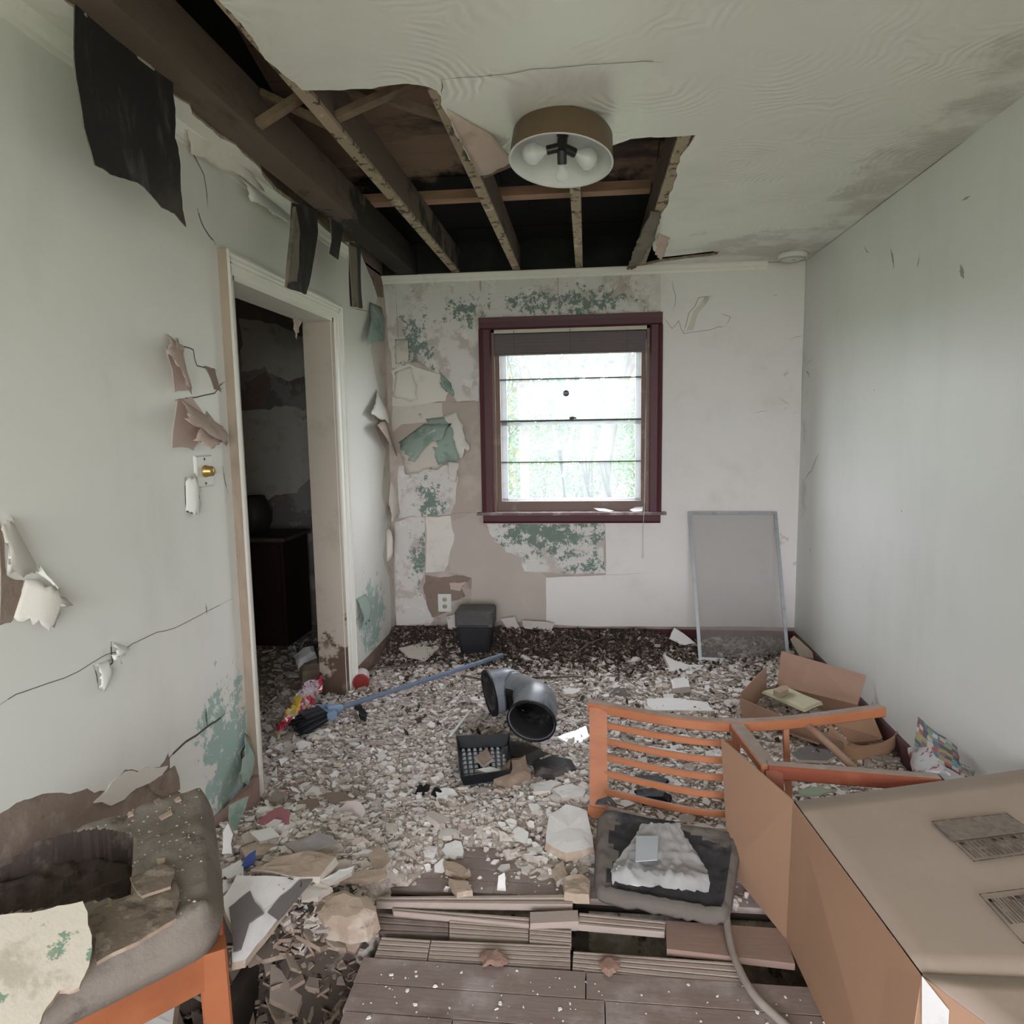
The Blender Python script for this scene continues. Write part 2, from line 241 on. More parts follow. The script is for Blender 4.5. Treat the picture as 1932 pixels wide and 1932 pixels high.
def ceiling_mat():
    mt = layered('swirled_ceiling_plaster', (.73, .72, .665), [dict(col=(.55, .525, .47), scale=1.5, lo=.45, hi=.75, amt=.6), dict(col=(.80, .80, .76), scale=5, lo=.55, hi=.8, amt=.5), dict(col=(.33, .29, .25), scale=4, lo=.6, hi=.8, amt=.5, gain=.35, ell=[((1.0, 4.3, H), (.9, .5, .5)), ((1.25, 3.0, H), (.25, 1.5, .5))])], rough=.42, spec=.45)
    nt = mt.node_tree; N = nt.nodes; L = nt.links
    tc = N.new('ShaderNodeTexCoord')
    v = N.new('ShaderNodeTexVoronoi'); v.inputs['Scale'].default_value = 2.4; L.new(tc.outputs['Object'], v.inputs['Vector'])
    s = N.new('ShaderNodeMath'); s.operation = 'MULTIPLY'; s.inputs[1].default_value = 95.; L.new(v.outputs['Distance'], s.inputs[0])
    n = N.new('ShaderNodeTexNoise'); n.inputs['Scale'].default_value = 9.; L.new(tc.outputs['Object'], n.inputs['Vector'])
    a = N.new('ShaderNodeMath'); a.operation = 'MULTIPLY_ADD'; L.new(n.outputs['Fac'], a.inputs[0]); a.inputs[1].default_value = 14.; L.new(s.outputs[0], a.inputs[2])
    q = N.new('ShaderNodeMath'); q.operation = 'SINE'; L.new(a.outputs[0], q.inputs[0])
    n2 = N.new('ShaderNodeTexNoise'); n2.inputs['Scale'].default_value = 4.; L.new(tc.outputs['Object'], n2.inputs['Vector'])
    n3 = N.new('ShaderNodeMapRange'); n3.inputs[1].default_value = .42; n3.inputs[2].default_value = .62; L.new(n2.outputs['Fac'], n3.inputs[0])
    u = N.new('ShaderNodeMath'); u.operation = 'MULTIPLY'; L.new(q.outputs[0], u.inputs[0]); L.new(n3.outputs[0], u.inputs[1])
    bp = N.new('ShaderNodeBump'); bp.inputs['Strength'].default_value = .22; bp.inputs['Distance'].default_value = .004
    L.new(u.outputs[0], bp.inputs['Height']); L.new(bp.outputs[0], N['Principled BSDF'].inputs['Normal']); return mt
m_ceil = ceiling_mat()

def print_mat():
    mt = bpy.data.materials.new('printed_colour_page'); mt.use_nodes = True; nt = mt.node_tree; N = nt.nodes; L = nt.links
    tc = N.new('ShaderNodeTexCoord'); v = N.new('ShaderNodeTexVoronoi'); v.distance = 'CHEBYCHEV'; v.inputs['Scale'].default_value = 8.; v.inputs['Randomness'].default_value = .55
    L.new(tc.outputs['UV'], v.inputs['Vector'])
    cr = N.new('ShaderNodeValToRGB'); cr.color_ramp.interpolation = 'CONSTANT'
    cols = [(.04, .2, .25), (.5, .5, .5), (.33, .06, .07), (.03, .03, .06), (.08, .28, .33), (.58, .55, .5), (.35, .27, .08), (.05, .12, .2), (.2, .03, .12)]
    e = cr.color_ramp.elements
    while len(e) < len(cols): e.new(.5)
    for i, c in enumerate(cols): e[i].position = i/len(cols); e[i].color = (*c, 1)
    L.new(v.outputs['Color'], cr.inputs[0]); L.new(cr.outputs[0], N['Principled BSDF'].inputs['Base Color']); N['Principled BSDF'].inputs['Roughness'].default_value = .35
    return mt
m_print = print_mat()
def bag_mat():
    return layered('red_yellow_foil', (.36, .03, .06), [dict(col=(.42, .36, .37), scale=9, lo=.48, hi=.53), dict(col=(.55, .40, .05), scale=11, lo=.57, hi=.6), dict(col=(.25, .04, .16), scale=9, lo=.6, hi=.64)], rough=.25, spec=.6)
m_bag = bag_mat()

# ------------------------------------------------------------------ mesh builder
class MB:
    def __init__(s): s.v = []; s.f = []; s.mi = []; s.sm = []
    def add(s, vs, fs, mi=0, smooth=False):
        o = len(s.v); s.v += [tuple(p) for p in vs]
        for k, f in enumerate(fs):
            s.f.append(tuple(o+i for i in f)); s.mi.append(mi[k] if isinstance(mi, (list, tuple)) else mi); s.sm.append(smooth)
        return s
    def hexa(s, p, mi=0):    # p: 4 bottom (ccw) + 4 top
        return s.add(p, [(3, 2, 1, 0), (4, 5, 6, 7), (0, 1, 5, 4), (1, 2, 6, 5), (2, 3, 7, 6), (3, 0, 4, 7)], mi)
    def box(s, a, b, mi=0, M=None):
        (x0, y0, z0), (x1, y1, z1) = a, b
        p = [Vector(q) for q in ((x0, y0, z0), (x1, y0, z0), (x1, y1, z0), (x0, y1, z0), (x0, y0, z1), (x1, y0, z1), (x1, y1, z1), (x0, y1, z1))]
        if M is not None: p = [M @ q for q in p]
        return s.hexa(p, mi)
    def bar(s, a, b, wid, hei, up=(0, 0, 1), mi=0, bev=0.):
        return s.sweep([a, b], [(-wid/2, -hei/2), (wid/2, -hei/2), (wid/2, hei/2), (-wid/2, hei/2)], up, mi) if not bev else s.sweep([a, b], [(-wid/2+bev, -hei/2), (wid/2-bev, -hei/2), (wid/2, -hei/2+bev), (wid/2, hei/2-bev), (wid/2-bev, hei/2), (-wid/2+bev, hei/2), (-wid/2, hei/2-bev), (-wid/2, -hei/2+bev)], up, mi)
    def sweep(s, path, prof, up=(0, 0, 1), mi=0, smooth=False, cap=True, closed=False):
        path = [Vector(p) for p in path]; n = len(path); k = len(prof); vs = []
        for i, p in enumerate(path):
            t = (path[min(i+1, n-1)]-path[max(i-1, 0)]).normalized(); u = Vector(up)
            sd = t.cross(u)
            if sd.length < 1e-4: sd = t.cross(Vector((1, 0, 0)))
            sd.normalize(); uu = sd.cross(t)
            vs += [p+sd*a+uu*b for a, b in prof]
        fs = [(i*k+j, i*k+(j+1) % k, (i+1)*k+(j+1) % k, (i+1)*k+j) for i in range(n-1) for j in range(k)]
        mis = [mi if not isinstance(mi, (list, tuple)) else mi[j % len(mi)] for i in range(n-1) for j in range(k)]
        if cap: fs += [tuple(range(k-1, -1, -1)), tuple((n-1)*k+j for j in range(k))]; mis += [mis[0]]*2
        return s.add(vs, fs, mis, smooth)
    def tube(s, path, rad, seg=8, mi=0, cap=True):
        path = [Vector(p) for p in path]; n = len(path); vs = []
        for i, p in enumerate(path):
            t = (path[min(i+1, n-1)]-path[max(i-1, 0)]).normalized(); sd = t.cross(Vector((0, 0, 1)))
            if sd.length < 1e-3: sd = t.cross(Vector((1, 0, 0)))
            sd.normalize(); u = sd.cross(t); r = rad[i] if isinstance(rad, (list, tuple)) else rad
            vs += [p+(sd*math.cos(a)+u*math.sin(a))*r for a in (2*math.pi*j/seg for j in range(seg))]
        fs = [(i*seg+j, i*seg+(j+1) % seg, (i+1)*seg+(j+1) % seg, (i+1)*seg+j) for i in range(n-1) for j in range(seg)]
        s.add(vs, fs, mi, True)
        if cap: s.add(vs[:seg], [tuple(range(seg-1, -1, -1))], mi); s.add(vs[-seg:], [tuple(range(seg))], mi)
        return s
    def lathe(s, prof, M, seg=32, mi=0, smooth=True):
        k = len(prof); vs = [M @ Vector((r*math.cos(a), r*math.sin(a), z)) for a in (2*math.pi*j/seg for j in range(seg)) for r, z in prof]
        fs = [(j*k+i, ((j+1) % seg)*k+i, ((j+1) % seg)*k+i+1, j*k+i+1) for j in range(seg) for i in range(k-1)]
        mis = [mi[i % len(mi)] if isinstance(mi, (list, tuple)) else mi for j in range(seg) for i in range(k-1)]
        return s.add(vs, fs, mis, smooth)
    def prism(s, top, off, mi=0, side=None):
        off = Vector(off); n = len(top); top = [Vector(p) for p in top]; vs = top+[p+off for p in top]; sd = mi if side is None else side
        if n > 8:      # ragged outlines: triangulate the two caps robustly
            nn = area_n(top); ux = nn.orthogonal().normalized(); uy = nn.cross(ux); c = sum(top, Vector())/n
            r = delaunay_2d_cdt([((p-c).dot(ux), (p-c).dot(uy)) for p in top], [(i, (i+1) % n) for i in range(n)], [], 1, 1e-6)
            q = [(top[o[0]] if o and o[0] < n else c+ux*v.x+uy*v.y) for v, o in zip(r[0], r[3])]; m_ = len(q)
            s.add(q+[p+off for p in q], [tuple(f) for f in r[2]]+[tuple(m_+i for i in reversed(f)) for f in r[2]], [mi]*len(r[2])+[sd]*len(r[2]))
            return s.add(vs, [(i, n+i, n+(i+1) % n, (i+1) % n) for i in range(n)], sd)
        return s.add(vs, [tuple(range(n)), tuple(range(2*n-1, n-1, -1))]+[(i, n+i, n+(i+1) % n, (i+1) % n) for i in range(n)], [mi, sd]+[sd]*n)
    def grid(s, fn, nu, nv, thick=0., mi=0, back=None, smooth=True, keep=None):
        P = [[Vector(fn(i/nu, j/nv)) for j in range(nv+1)] for i in range(nu+1)]
        vs = [p for r in P for p in r]; q = nv+1
        fs = [(i*q+j, (i+1)*q+j, (i+1)*q+j+1, i*q+j+1) for i in range(nu) for j in range(nv) if keep is None or keep((i+.5)/nu, (j+.5)/nv)]
        if not thick: return s.add(vs, fs, mi, smooth)
        nrm = [Vector((0, 0, 0)) for _ in vs]
        for f in fs:
            nn = (vs[f[1]]-vs[f[0]]).cross(vs[f[3]]-vs[f[0]])
            for i in f: nrm[i] += nn
        v2 = [p-n.normalized()*thick if n.length else p for p, n in zip(vs, nrm)]
        bk = mi if back is None else back; o = len(vs); edges = {}
        for f in fs:
            for a, b in zip(f, f[1:]+f[:1]):
                edges[(a, b)] = 1
        rim = [(b, a, a+o, b+o) for a, b in edges if (b, a) not in edges]
        return s.add(vs+v2, fs+[tuple(i+o for i in reversed(f)) for f in fs]+rim, [mi]*len(fs)+[bk]*(len(fs)+len(rim)), smooth)
    def build(s, name, mats, parent=None):
        me = bpy.data.meshes.new(name); me.from_pydata(s.v, [], s.f)
        for mt in (mats if isinstance(mats, (list, tuple)) else [mats]): me.materials.append(mt)
        if s.f: me.polygons.foreach_set('material_index', s.mi); me.polygons.foreach_set('use_smooth', s.sm)
        me.update(); o = bpy.data.objects.new(name, me); COL.objects.link(o)
        if parent is not None:
            o.parent = parent; o.matrix_parent_inverse = Matrix.Translation(-parent.location) if parent.parent is None and parent.type == 'EMPTY' else Matrix.Identity(4)
        return o
def tag(o, label=None, cat=None, group=None, kind=None):
    if label: o['label'] = label
    if cat: o['category'] = cat
    if group: o['group'] = group
    if kind or cat: o['kind'] = kind or 'thing'
    return o
def thing(name, loc, label, cat, group=None):
    o = bpy.data.objects.new(name, None); COL.objects.link(o); o.location = Vector(loc); o.empty_display_size = .05
    return tag(o, label, cat, group)
def struct(o): o['kind'] = 'structure'; return o
def frac(poly, amp, it=2, closed=True, n=None, seed=0):
    """roughen an outline by midpoint displacement inside its own plane"""
    r = random.Random(seed+len(poly)); pts = [Vector(p) for p in poly]
    if n is None:
        c = sum(pts, Vector())/len(pts); n = Vector()
        for i in range(len(pts)): n += (pts[i]-c).cross(pts[(i+1) % len(pts)]-c)
        n.normalize()
    n = Vector(n)
    for k in range(it):
        out = []
        for i in range(len(pts) if closed else len(pts)-1):
            a, b = pts[i], pts[(i+1) % len(pts)]; d = b-a; out.append(a)
            if d.length > .012: out.append((a+b)/2+n.cross(d).normalized()*r.gauss(0, amp)*min(1., d.length/.1))
        if not closed: out.append(pts[-1])
        pts = out; amp *= .6
    return pts
def area_n(pts):
    c = sum(pts, Vector())/len(pts); n = Vector()
    for i in range(len(pts)): n += (pts[i]-c).cross(pts[(i+1) % len(pts)]-c)
    return n.normalized()
def facing(pts, d):          # order an outline so its normal faces d
    return pts if area_n(pts).dot(Vector(d)) > 0 else pts[::-1]
def bez(pts, n=8):           # smooth path through points
    pts = [Vector(p) for p in pts]; out = []
    for i in range(len(pts)-1):
        p0, p1, p2, p3 = pts[max(i-1, 0)], pts[i], pts[i+1], pts[min(i+2, len(pts)-1)]
        for k in range(n):
            t = k/n; out.append(.5*((2*p1)+(p2-p0)*t+(2*p0-5*p1+4*p2-p3)*t*t+(3*p1-p0-3*p2+p3)*t**3))
    return out+[pts[-1]]

# ------------------------------------------------------------------ room shell
# back wall: bare plaster with the window hole, and the wall above it in the attic
b = MB()
b.box((XL-TH, YB, -.35), (OX0, YB+TH, H+.012)); b.box((OX1, YB, -.35), (XR+TH, YB+TH, H+.012))
b.box((OX0, YB, -.35), (OX1, YB+TH, OZ0-.02)); b.box((OX0, YB, OZ1), (OX1, YB+TH, H+.012))
wall_back = struct(b.build('wall_back', m_bare))
YF = YB-.0025
def wpoly(px, amp=.006, seed=0, y=YF): return frac([ony(a, c, y) for a, c in px], amp, 3, seed=seed, n=(0, 1, 0))
def back_layer(name, px, mats, amp=.006, seed=0, off=.0025):
    off += seed*.00011
    p = facing(wpoly(px, amp, seed, YB-off), (0, -1, 0)); return MB().prism(p, (0, off, 0)).build(name, mats, wall_back)
back_layer('paint_layer', [(722, 530), (820, 523), (905, 521), (905, 596), (905, 680), (903, 757), (862, 758), (848, 735), (830, 705), (800, 690), (770, 683), (740, 695), (732, 640)], m_flaky, .008, 1)
back_layer('paint_layer', [(908, 521), (1050, 516), (1052, 595), (905, 600)], m_flaky, .003, 2)
back_layer('paint_layer', [(1054, 516), (1170, 512), (1165, 540), (1150, 560), (1180, 575), (1172, 590), (1054, 594)], m_flaky, .003, 3)
back_layer('paint_layer', [(1172, 512), (1252, 508), (1252, 586), (1160, 590), (1160, 560), (1185, 545)], m_flaky, .005, 4)
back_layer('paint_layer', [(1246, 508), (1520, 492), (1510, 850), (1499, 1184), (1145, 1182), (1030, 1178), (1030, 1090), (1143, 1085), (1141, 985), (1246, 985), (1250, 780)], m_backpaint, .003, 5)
back_layer('paint_layer', [(918, 988), (1141, 984), (1142, 1081), (990, 1078), (985, 1052), (955, 1042), (948, 1030), (935, 1022)], m_flaky, .008, 6)
back_layer('paint_layer', [(752, 880), (800, 872), (862, 880), (860, 925), (850, 970), (790, 975), (752, 978)], m_flaky, .009, 7)
back_layer('paint_layer', [(803, 975), (850, 973), (857, 1008), (848, 1045), (838, 1078), (803, 1080)], m_paper, .006, 8, .004)
back_layer('paint_layer', [(745, 985), (801, 975), (801, 1082), (790, 1110), (800, 1130), (820, 1160), (810, 1180), (748, 1180)], m_flaky, .008, 9)
back_layer('paint_layer', [(738, 700), (770, 686), (830, 706), (845, 740), (840, 757), (740, 765)], m_paper, .007, 10, .005)
back_layer('paint_layer', [(740, 765), (835, 760), (838, 790), (760, 800), (742, 815)], m_papervar, .008, 11)
back_layer('paint_layer', [(840, 990), (905, 960), (905, 985), (1030, 1088), (1028, 1175), (885, 1170), (890, 1090), (850, 1080)], layered('bare_gypsum_paper', (.45, .385, .34), [dict(col=(.52, .45, .4), scale=3, lo=.45, hi=.7, amt=.6)], rough=.9), .004, 12, .0015)
# light patch of chipped plaster above the outlet
back_layer('bare_patch', [(803, 1085), (860, 1085), (888, 1092), (870, 1110), (878, 1125), (850, 1135), (852, 1150), (815, 1165), (805, 1140), (798, 1110)], m_expose, .008, 13, .003)
back_layer('bare_patch', [(848, 1100), (880, 1098), (868, 1115), (850, 1112)], m_pink, .006, 14, .006)
# cracks drawn as thin ribbons of torn edge on the walls
def ribbon(mb, pts, wid, n):
    pts = frac(pts, .004, 2, closed=False, n=n, seed=len(mb.v)); n = Vector(n)
    for i in range(len(pts)-1):
        d = (pts[i+1]-pts[i]).normalized(); s = n.cross(d)*wid*.5*(1 if 0 < i < len(pts)-2 else .4)
        mb.add([pts[i]-s, pts[i+1]-s, pts[i+1]+s, pts[i]+s], [(0, 1, 2, 3)])
cr = MB(); yc = YB-.0035
for px, wd in (([(1252, 600), (1268, 620), (1280, 605), (1290, 630), (1340, 622), (1370, 615)], .004), ([(1290, 628), (1300, 590), (1318, 562), (1345, 558)], .005), ([(1268, 530), (1275, 560), (1270, 585)], .004),
               ([(1370, 612), (1378, 598), (1360, 592)], .004), ([(740, 762), (838, 758)], .004), ([(838, 758), (903, 757)], .003), ([(800, 975), (862, 968)], .003), ([(780, 720), (785, 745)], .006), ([(812, 715), (808, 740), (816, 757)], .004),
               ([(1030, 1088), (1143, 1084), (1230, 1080)], .002), ([(1420, 780), (1450, 775)], .003), ([(1490, 640), (1518, 632)], .003), ([(1470, 750), (1490, 765)], .003), ([(1460, 558), (1466, 556)], .008), ([(745, 530), (752, 700)], .003), ([(840, 970), (905, 966)], .002)):
    ribbon(cr, [ony(a, c, yc) for a, c in px], wd*.55, (0, -1, 0))
cr.build('crack', m_crack, wall_back)
# faint patch edge (torn paper) upper right of the window
back_layer('torn_paper', [(1295, 625), (1310, 585), (1330, 560), (1340, 562), (1318, 590), (1308, 622)], m_papervar, .004, 15, .006)

# left wall: brown plaster with the door hole
b = MB()
b.box((XL-TH, YR-TH, -.35), (XL, EY0, H+.1)); b.box((XL-TH, EY1, -.35), (XL, YB, H+.1)); b.box((XL-TH, EY0, EZ), (XL, EY1, H+.1))
wall_left = struct(b.build('wall_left', m_expose))
def lpoly(px, x, amp=.006, seed=0, it=3): return frac([onx(a, c, x) for a, c in px], amp, it, seed=seed, n=(1, 0, 0))
LK = [0]
def left_layer(name, px, mat, amp=.006, seed=0, off=.003, pts=None):
    LK[0] += 1; off += LK[0]*.00009
    if pts: pts = [p+Vector((LK[0]*.00009, 0, 0)) for p in pts]
    p = pts if pts else lpoly(px, XL+off, amp, seed); p = facing(p, (1, 0, 0)); return MB().prism(p, (-off, 0, 0)).build(name, mat, wall_left)
xo = XL+.003
low = frac([onx(a, c, xo) for a, c in [(0, 1535), (60, 1506), (100, 1496), (165, 1487), (196, 1492), (236, 1452), (262, 1455), (300, 1448), (318, 1420), (322, 1432), (318, 1470)]], .006, 3, closed=False, n=(1, 0, 0), seed=3)
near = [Vector((xo, EY0+.02, H)), Vector((xo, YR, H)), Vector((xo, YR, .0)), Vector((xo, 1.0, .0)), Vector((xo, 1.0, .62))]+low+frac([onx(a, c, xo) for a, c in [(330, 1485), (400, 1550), (440, 1530), (478, 1440)]], .006, 3, closed=False, n=(1, 0, 0))+[Vector((xo, EY0-.01, .3)), Vector((xo, EY0+.02, DZ))]
left_layer('paint_layer', None, m_leftpaint, pts=near)
far = [Vector((xo, EY1-.02, DZ)), Vector((xo, EY1-.02, .0)), Vector((xo, 4.25, .0)), *frac([onx(a, c, xo) for a, c in [(738, 1185), (735, 1090), (722, 1050), (732, 985), (720, 930), (728, 850), (705, 800), (716, 740), (700, 660), (712, 560), (690, 500), (668, 455)]], .01, 3, closed=False, n=(1, 0, 0)), Vector((xo, 3.75, H))]
left_layer('paint_layer', None, m_leftpaint, pts=far)
left_layer('paint_layer', None, m_leftpaint, pts=[Vector((xo, EY0-.02, H)), Vector((xo, EY0-.02, DZ-.03)), Vector((xo, EY1+.2, DZ-.03)), Vector((xo, EY1+.2, H))])
left_layer('paint_layer', [(700, 560), (742, 560), (745, 1180), (700, 1205)], m_papervar, .004, 21, .0015)
# exposed plaster behind the peels
for i, px in enumerate([[(0, 985), (8, 1020), (12, 1085), (45, 1095), (40, 1130), (20, 1175), (0, 1180)], [(313, 655), (345, 650), (360, 735), (330, 740)], [(335, 755), (362, 748), (400, 800), (365, 850), (325, 845)], [(385, 690), (405, 695), (418, 740), (405, 735)]]):
    left_layer('bare_patch', px, m_pink if i in (1, 2) else m_expose, .006, 30+i, .0045)
for i, px in enumerate([[(240, 1455), (318, 1445), (300, 1475), (210, 1520), (180, 1515), (200, 1495)], [(280, 1480), (330, 1445), (340, 1490), (300, 1500)]]):
    left_layer('torn_paper', px, [m_paper, m_expose][i], .008, 40+i, .006)
cr = MB()
for px, wd in (([(335, 235), (385, 330), (392, 390)], .004), ([(372, 392), (385, 430), (408, 462)], .005), ([(340, 650), (365, 660), (372, 690), (410, 700)], .004), ([(385, 690), (418, 735)], .006), ([(330, 755), (405, 742), (425, 720)], .004), ([(350, 900), (352, 965), (372, 970)], .004), ([(372, 900), (378, 960)], .005), ([(420, 880), (430, 930)], .004),
               ([(0, 1330), (60, 1300), (175, 1250), (210, 1232), (260, 1210), (330, 1185), (440, 1128)], .002), ([(210, 1210), (213, 1250), (197, 1265), (200, 1300)], .005), ([(176, 1255), (186, 1300)], .003), ([(318, 1432), (350, 1400), (390, 1372), (425, 1345)], .008), ([(388, 1335), (392, 1370)], .006), ([(388, 1140), (390, 1160)], .004), ([(660, 580), (700, 590)], .003), ([(470, 1400), (455, 1420), (458, 1445)], .01)):
    ribbon(cr, [onx(a, c, XL+.0042) for a, c in px], wd, (1, 0, 0))
cr.build('crack', m_crack, wall_left)

# right wall and the wall behind the viewer
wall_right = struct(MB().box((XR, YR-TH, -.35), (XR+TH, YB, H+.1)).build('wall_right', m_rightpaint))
cr = MB()
for px, wd in (([(1520, 700), (1528, 712)], .008), ([(1545, 855), (1530, 890), (1518, 905)], .006), ([(1812, 500), (1818, 525)], .022), ([(1680, 470), (1686, 505)], .01), ([(1735, 480), (1730, 505)], .006), ([(1630, 465), (1640, 478)], .006), ([(1830, 370), (1815, 378)], .008), ([(1649, 735), (1650, 738)], .012), ([(1528, 1035), (1530, 1040)], .008), ([(1700, 962), (1702, 966)], .012), ([(1530, 680), (1520, 690)], .004)):
    ribbon(cr, [onx(a, c, XR-.0015) for a, c in px], wd, (-1, 0, 0))
cr.build('smudge', layered('grey_wall_smudge', (.33, .33, .31), rough=.8), wall_right)
b = MB(); x0, x1, z0, z1 = RW
b.box((XL-TH, YR-TH, -.35), (x0, YR, H+.1)); b.box((x1, YR-TH, -.35), (XR+TH, YR, H+.1)); b.box((x0, YR-TH, -.35), (x1, YR, z0)); b.box((x0, YR-TH, z1), (x1, YR, H+.1))
struct(b.build('wall_rear', m_rightpaint))

# ceiling: one ragged slab with the torn hole, then the timber above it
def cz(px, amp=.01, seed=0): return frac([onz(a, c, H) for a, c in px], amp, 3, closed=False, n=(0, 0, 1), seed=seed)
hole = cz([(1190, 509), (1244, 494), (1352, 481), (1357, 475), (1345, 474), (1240, 486), (1232, 470), (1245, 420), (1262, 375), (1278, 330), (1312, 255), (1262, 259), (1190, 262), (1150, 276), (1060, 300), (960, 300), (905, 332), (884, 300), (866, 262), (842, 215), (832, 182), (805, 163), (770, 158), (700, 168), (620, 170), (570, 170), (540, 145), (500, 112), (455, 45), (412, 0)], .009, 5)
strip = cz([(120, 0), (190, 60), (260, 110), (330, 182), (400, 245), (470, 300), (540, 375), (600, 420), (660, 470), (715, 525)], .012, 6)
outline = [Vector((XR, YB, H)), Vector((.3, YB, H))]+hole+[Vector((-.88, 1.15, H)), Vector((-1.18, 1.15, H))]+strip+[Vector((XL, YB-.05, H)), Vector((XL, YR, H)), Vector((XR, YR, H))]
ceiling = struct(MB().prism(facing(outline, (0, 0, -1)), (0, 0, .016), 0, 1).build('ceiling', [m_ceil, layered('plaster_broken_edge', (.42, .33, .25), var=.3, vscale=40, rough=1.)]))
cr = MB()
for px, wd in (([(832, 150), (920, 143), (1000, 131), (1090, 124), (1180, 118), (1250, 117)], .004), ([(832, 150), (834, 180)], .004), ([(1522, 491), (1720, 341), (1932, 183)], .004)):
    ribbon(cr, [onz(a, c, H-.002) for a, c in px], wd*.6, (0, 0, -1))
cr.build('crack', m_crack, ceiling)
JX = [-.835, -.445, -.05, .335]
for i, x in enumerate(JX):
    MB().box((x-.02, .6, H+.018), (x+.025, YB+.02, H+.155)).build('joist', m_joist, ceiling)
    MB().box((x-.02, .6 if i == 0 else 2.05, H+.004), (x+.025, YB, H+.018)).build('joist_face', m_joistface, ceiling)
MB().box((-1.215, .6, H+.006), (-1.09, YB+.02, H+.16)).build('joist', m_joist, ceiling)
MB().box((XR-.3, .6, H+.018), (XR-.25, YB, H+.155)).build('joist', m_joist, ceiling)
for x0, x1, y, fl in ((-1.09, -.855, 2.38, 0), (-1.09, -.855, 2.43, 1), (-.81, -.465, 2.36, 0), (-.81, -.465, 2.41, 1), (-.42, -.07, 2.95, 0), (-.42, -.07, 3.0, 1)):
    za, zb = (H+.03, H+.15) if not fl else (H+.15, H+.03)
    MB().bar((x0, y, za), (x1, y, zb), .04, .022, up=(0, 0, 1)).build('bridging', layered('brown_bridging', (.20, .135, .095), var=.25, vscale=12, rough=.85), ceiling)
# roof boards above, sloping down towards the back wall
def roofz(y): return H+.2+(YB-y)*.30
y = YB+.02; k = 0
rr = random.Random(4)
while y > .4:
    wd = rr.uniform(.15, .19); y0 = y-wd
    for xa, xb in ((-1.5, rr.uniform(-.6, .6)), (0, 1.5)):
        if xb == 1.5: xa = xe+.004
        xe = xb; dz = rr.uniform(-.006, .006)
        MB().hexa([Vector((xa, y0+.006, roofz(y0)+dz)), Vector((xb, y0+.006, roofz(y0)+dz)), Vector((xb, y, roofz(y)+dz)), Vector((xa, y, roofz(y)+dz)),
                   Vector((xa, y0+.006, roofz(y0)+.02)), Vector((xb, y0+.006, roofz(y0)+.02)), Vector((xb, y, roofz(y)+.02)), Vector((xa, y, roofz(y)+.02))]).build('roof_board', m_roof, ceiling)
    y = y0
roof = struct(MB().hexa([Vector((-1.6, .3, roofz(.3)+.03)), Vector((1.6, .3, roofz(.3)+.03)), Vector((1.6, YB+.2, roofz(YB+.2)+.03)), Vector((-1.6, YB+.2, roofz(YB+.2)+.03)),
                         Vector((-1.6, .3, roofz(.3)+.06)), Vector((1.6, .3, roofz(.3)+.06)), Vector((1.6, YB+.2, roofz(YB+.2)+.06)), Vector((-1.6, YB+.2, roofz(YB+.2)+.06))]).build('roof_deck', m_black_wood))
b = MB(); b.box((-1.6, .28, H+.1), (1.6, .3, 4.0)); b.box((-1.47, YB+.001, H+.012), (1.47, YB+TH, H+.4)); b.box((-1.47, .3, H+.1), (-1.45, YB+.05, 4.)); b.box((1.45, .3, H+.1), (1.47, YB+.05, 4.)); b.box((-1.6, YR-TH, H+.1), (1.6, .3, H+.14))
struct(b.build('attic_shell', m_black_wood))  # attic walls and cover boards closing it off, coloured black for its darkness
p = onz(760, 380, H+.165)
MB().box((-1.15, p.y-.03, H+.157), (.31, p.y+.05, H+.2)).build('purlin', m_purlin, ceiling)
MB().box((.36, p.y-.03, H+.157), (.75, p.y+.05, H+.2)).build('purlin', m_purlin, ceiling)
# peeled skin hanging at the right edge of the hole
def strip_peel(name, quad, mat, back, parent, bulge=.02, n=(0, 1, 0), nu=6, nv=10, thick=.0015, rag=.006, seed=0):
    """quad: four points root0, root1, tip1, tip0; a curved ragged sheet"""
    q = [Vector(p) for p in quad]; n = Vector(n); r = random.Random(seed); jit = [[r.gauss(0, rag) for _ in range(nv+1)] for _ in range(nu+1)]
    def fn(u, v):
        p = (q[0]*(1-u)+q[1]*u)*(1-v)+(q[3]*(1-u)+q[2]*u)*v
        i, j = round(u*nu), round(v*nv)
        d = (q[1]-q[0]).normalized()*(jit[i][j] if i in (0, nu) else 0)+(q[3]-q[0]).normalized()*(jit[i][j]*1.6 if j == nv else 0)
        return p+d+n*(math.sin(v*math.pi)*bulge+math.sin(u*math.pi)*bulge*.5*v)
    return MB().grid(fn, nu, nv, thick, 0, 1).build(name, [mat, back], parent)
strip_peel('peeling_skin', [onz(1225, 398, H-.003), onz(1248, 400, H-.003), onz(1225, 470, H-.03), onz(1195, 470, H-.05)], m_tarback, m_tarback, ceiling, .02, (0, 0, -1), seed=1)
strip_peel('peeling_skin', [onz(1195, 470, H-.05), onz(1222, 468, H-.03), ony(1200, 505, 4.55), ony(1183, 508, 4.55)], m_tarback, m_tarback, ceiling, .01, (0, 0, -1), seed=2)
strip_peel('peeling_skin', [onz(1242, 440, H-.001), onz(1262, 448, H-.001), onz(1248, 490, H-.06), onz(1235, 478, H-.05)], m_paper, m_pink, ceiling, .01, (0, 0, -1), seed=3)
strip_peel('peeling_skin', [onz(842, 205, H-.002), onz(930, 255, H-.002), onz(975, 300, H-.03), onz(905, 332, H-.05)], m_ceil, m_pink, ceiling, .01, (0, 0, -1), seed=4, rag=.003)

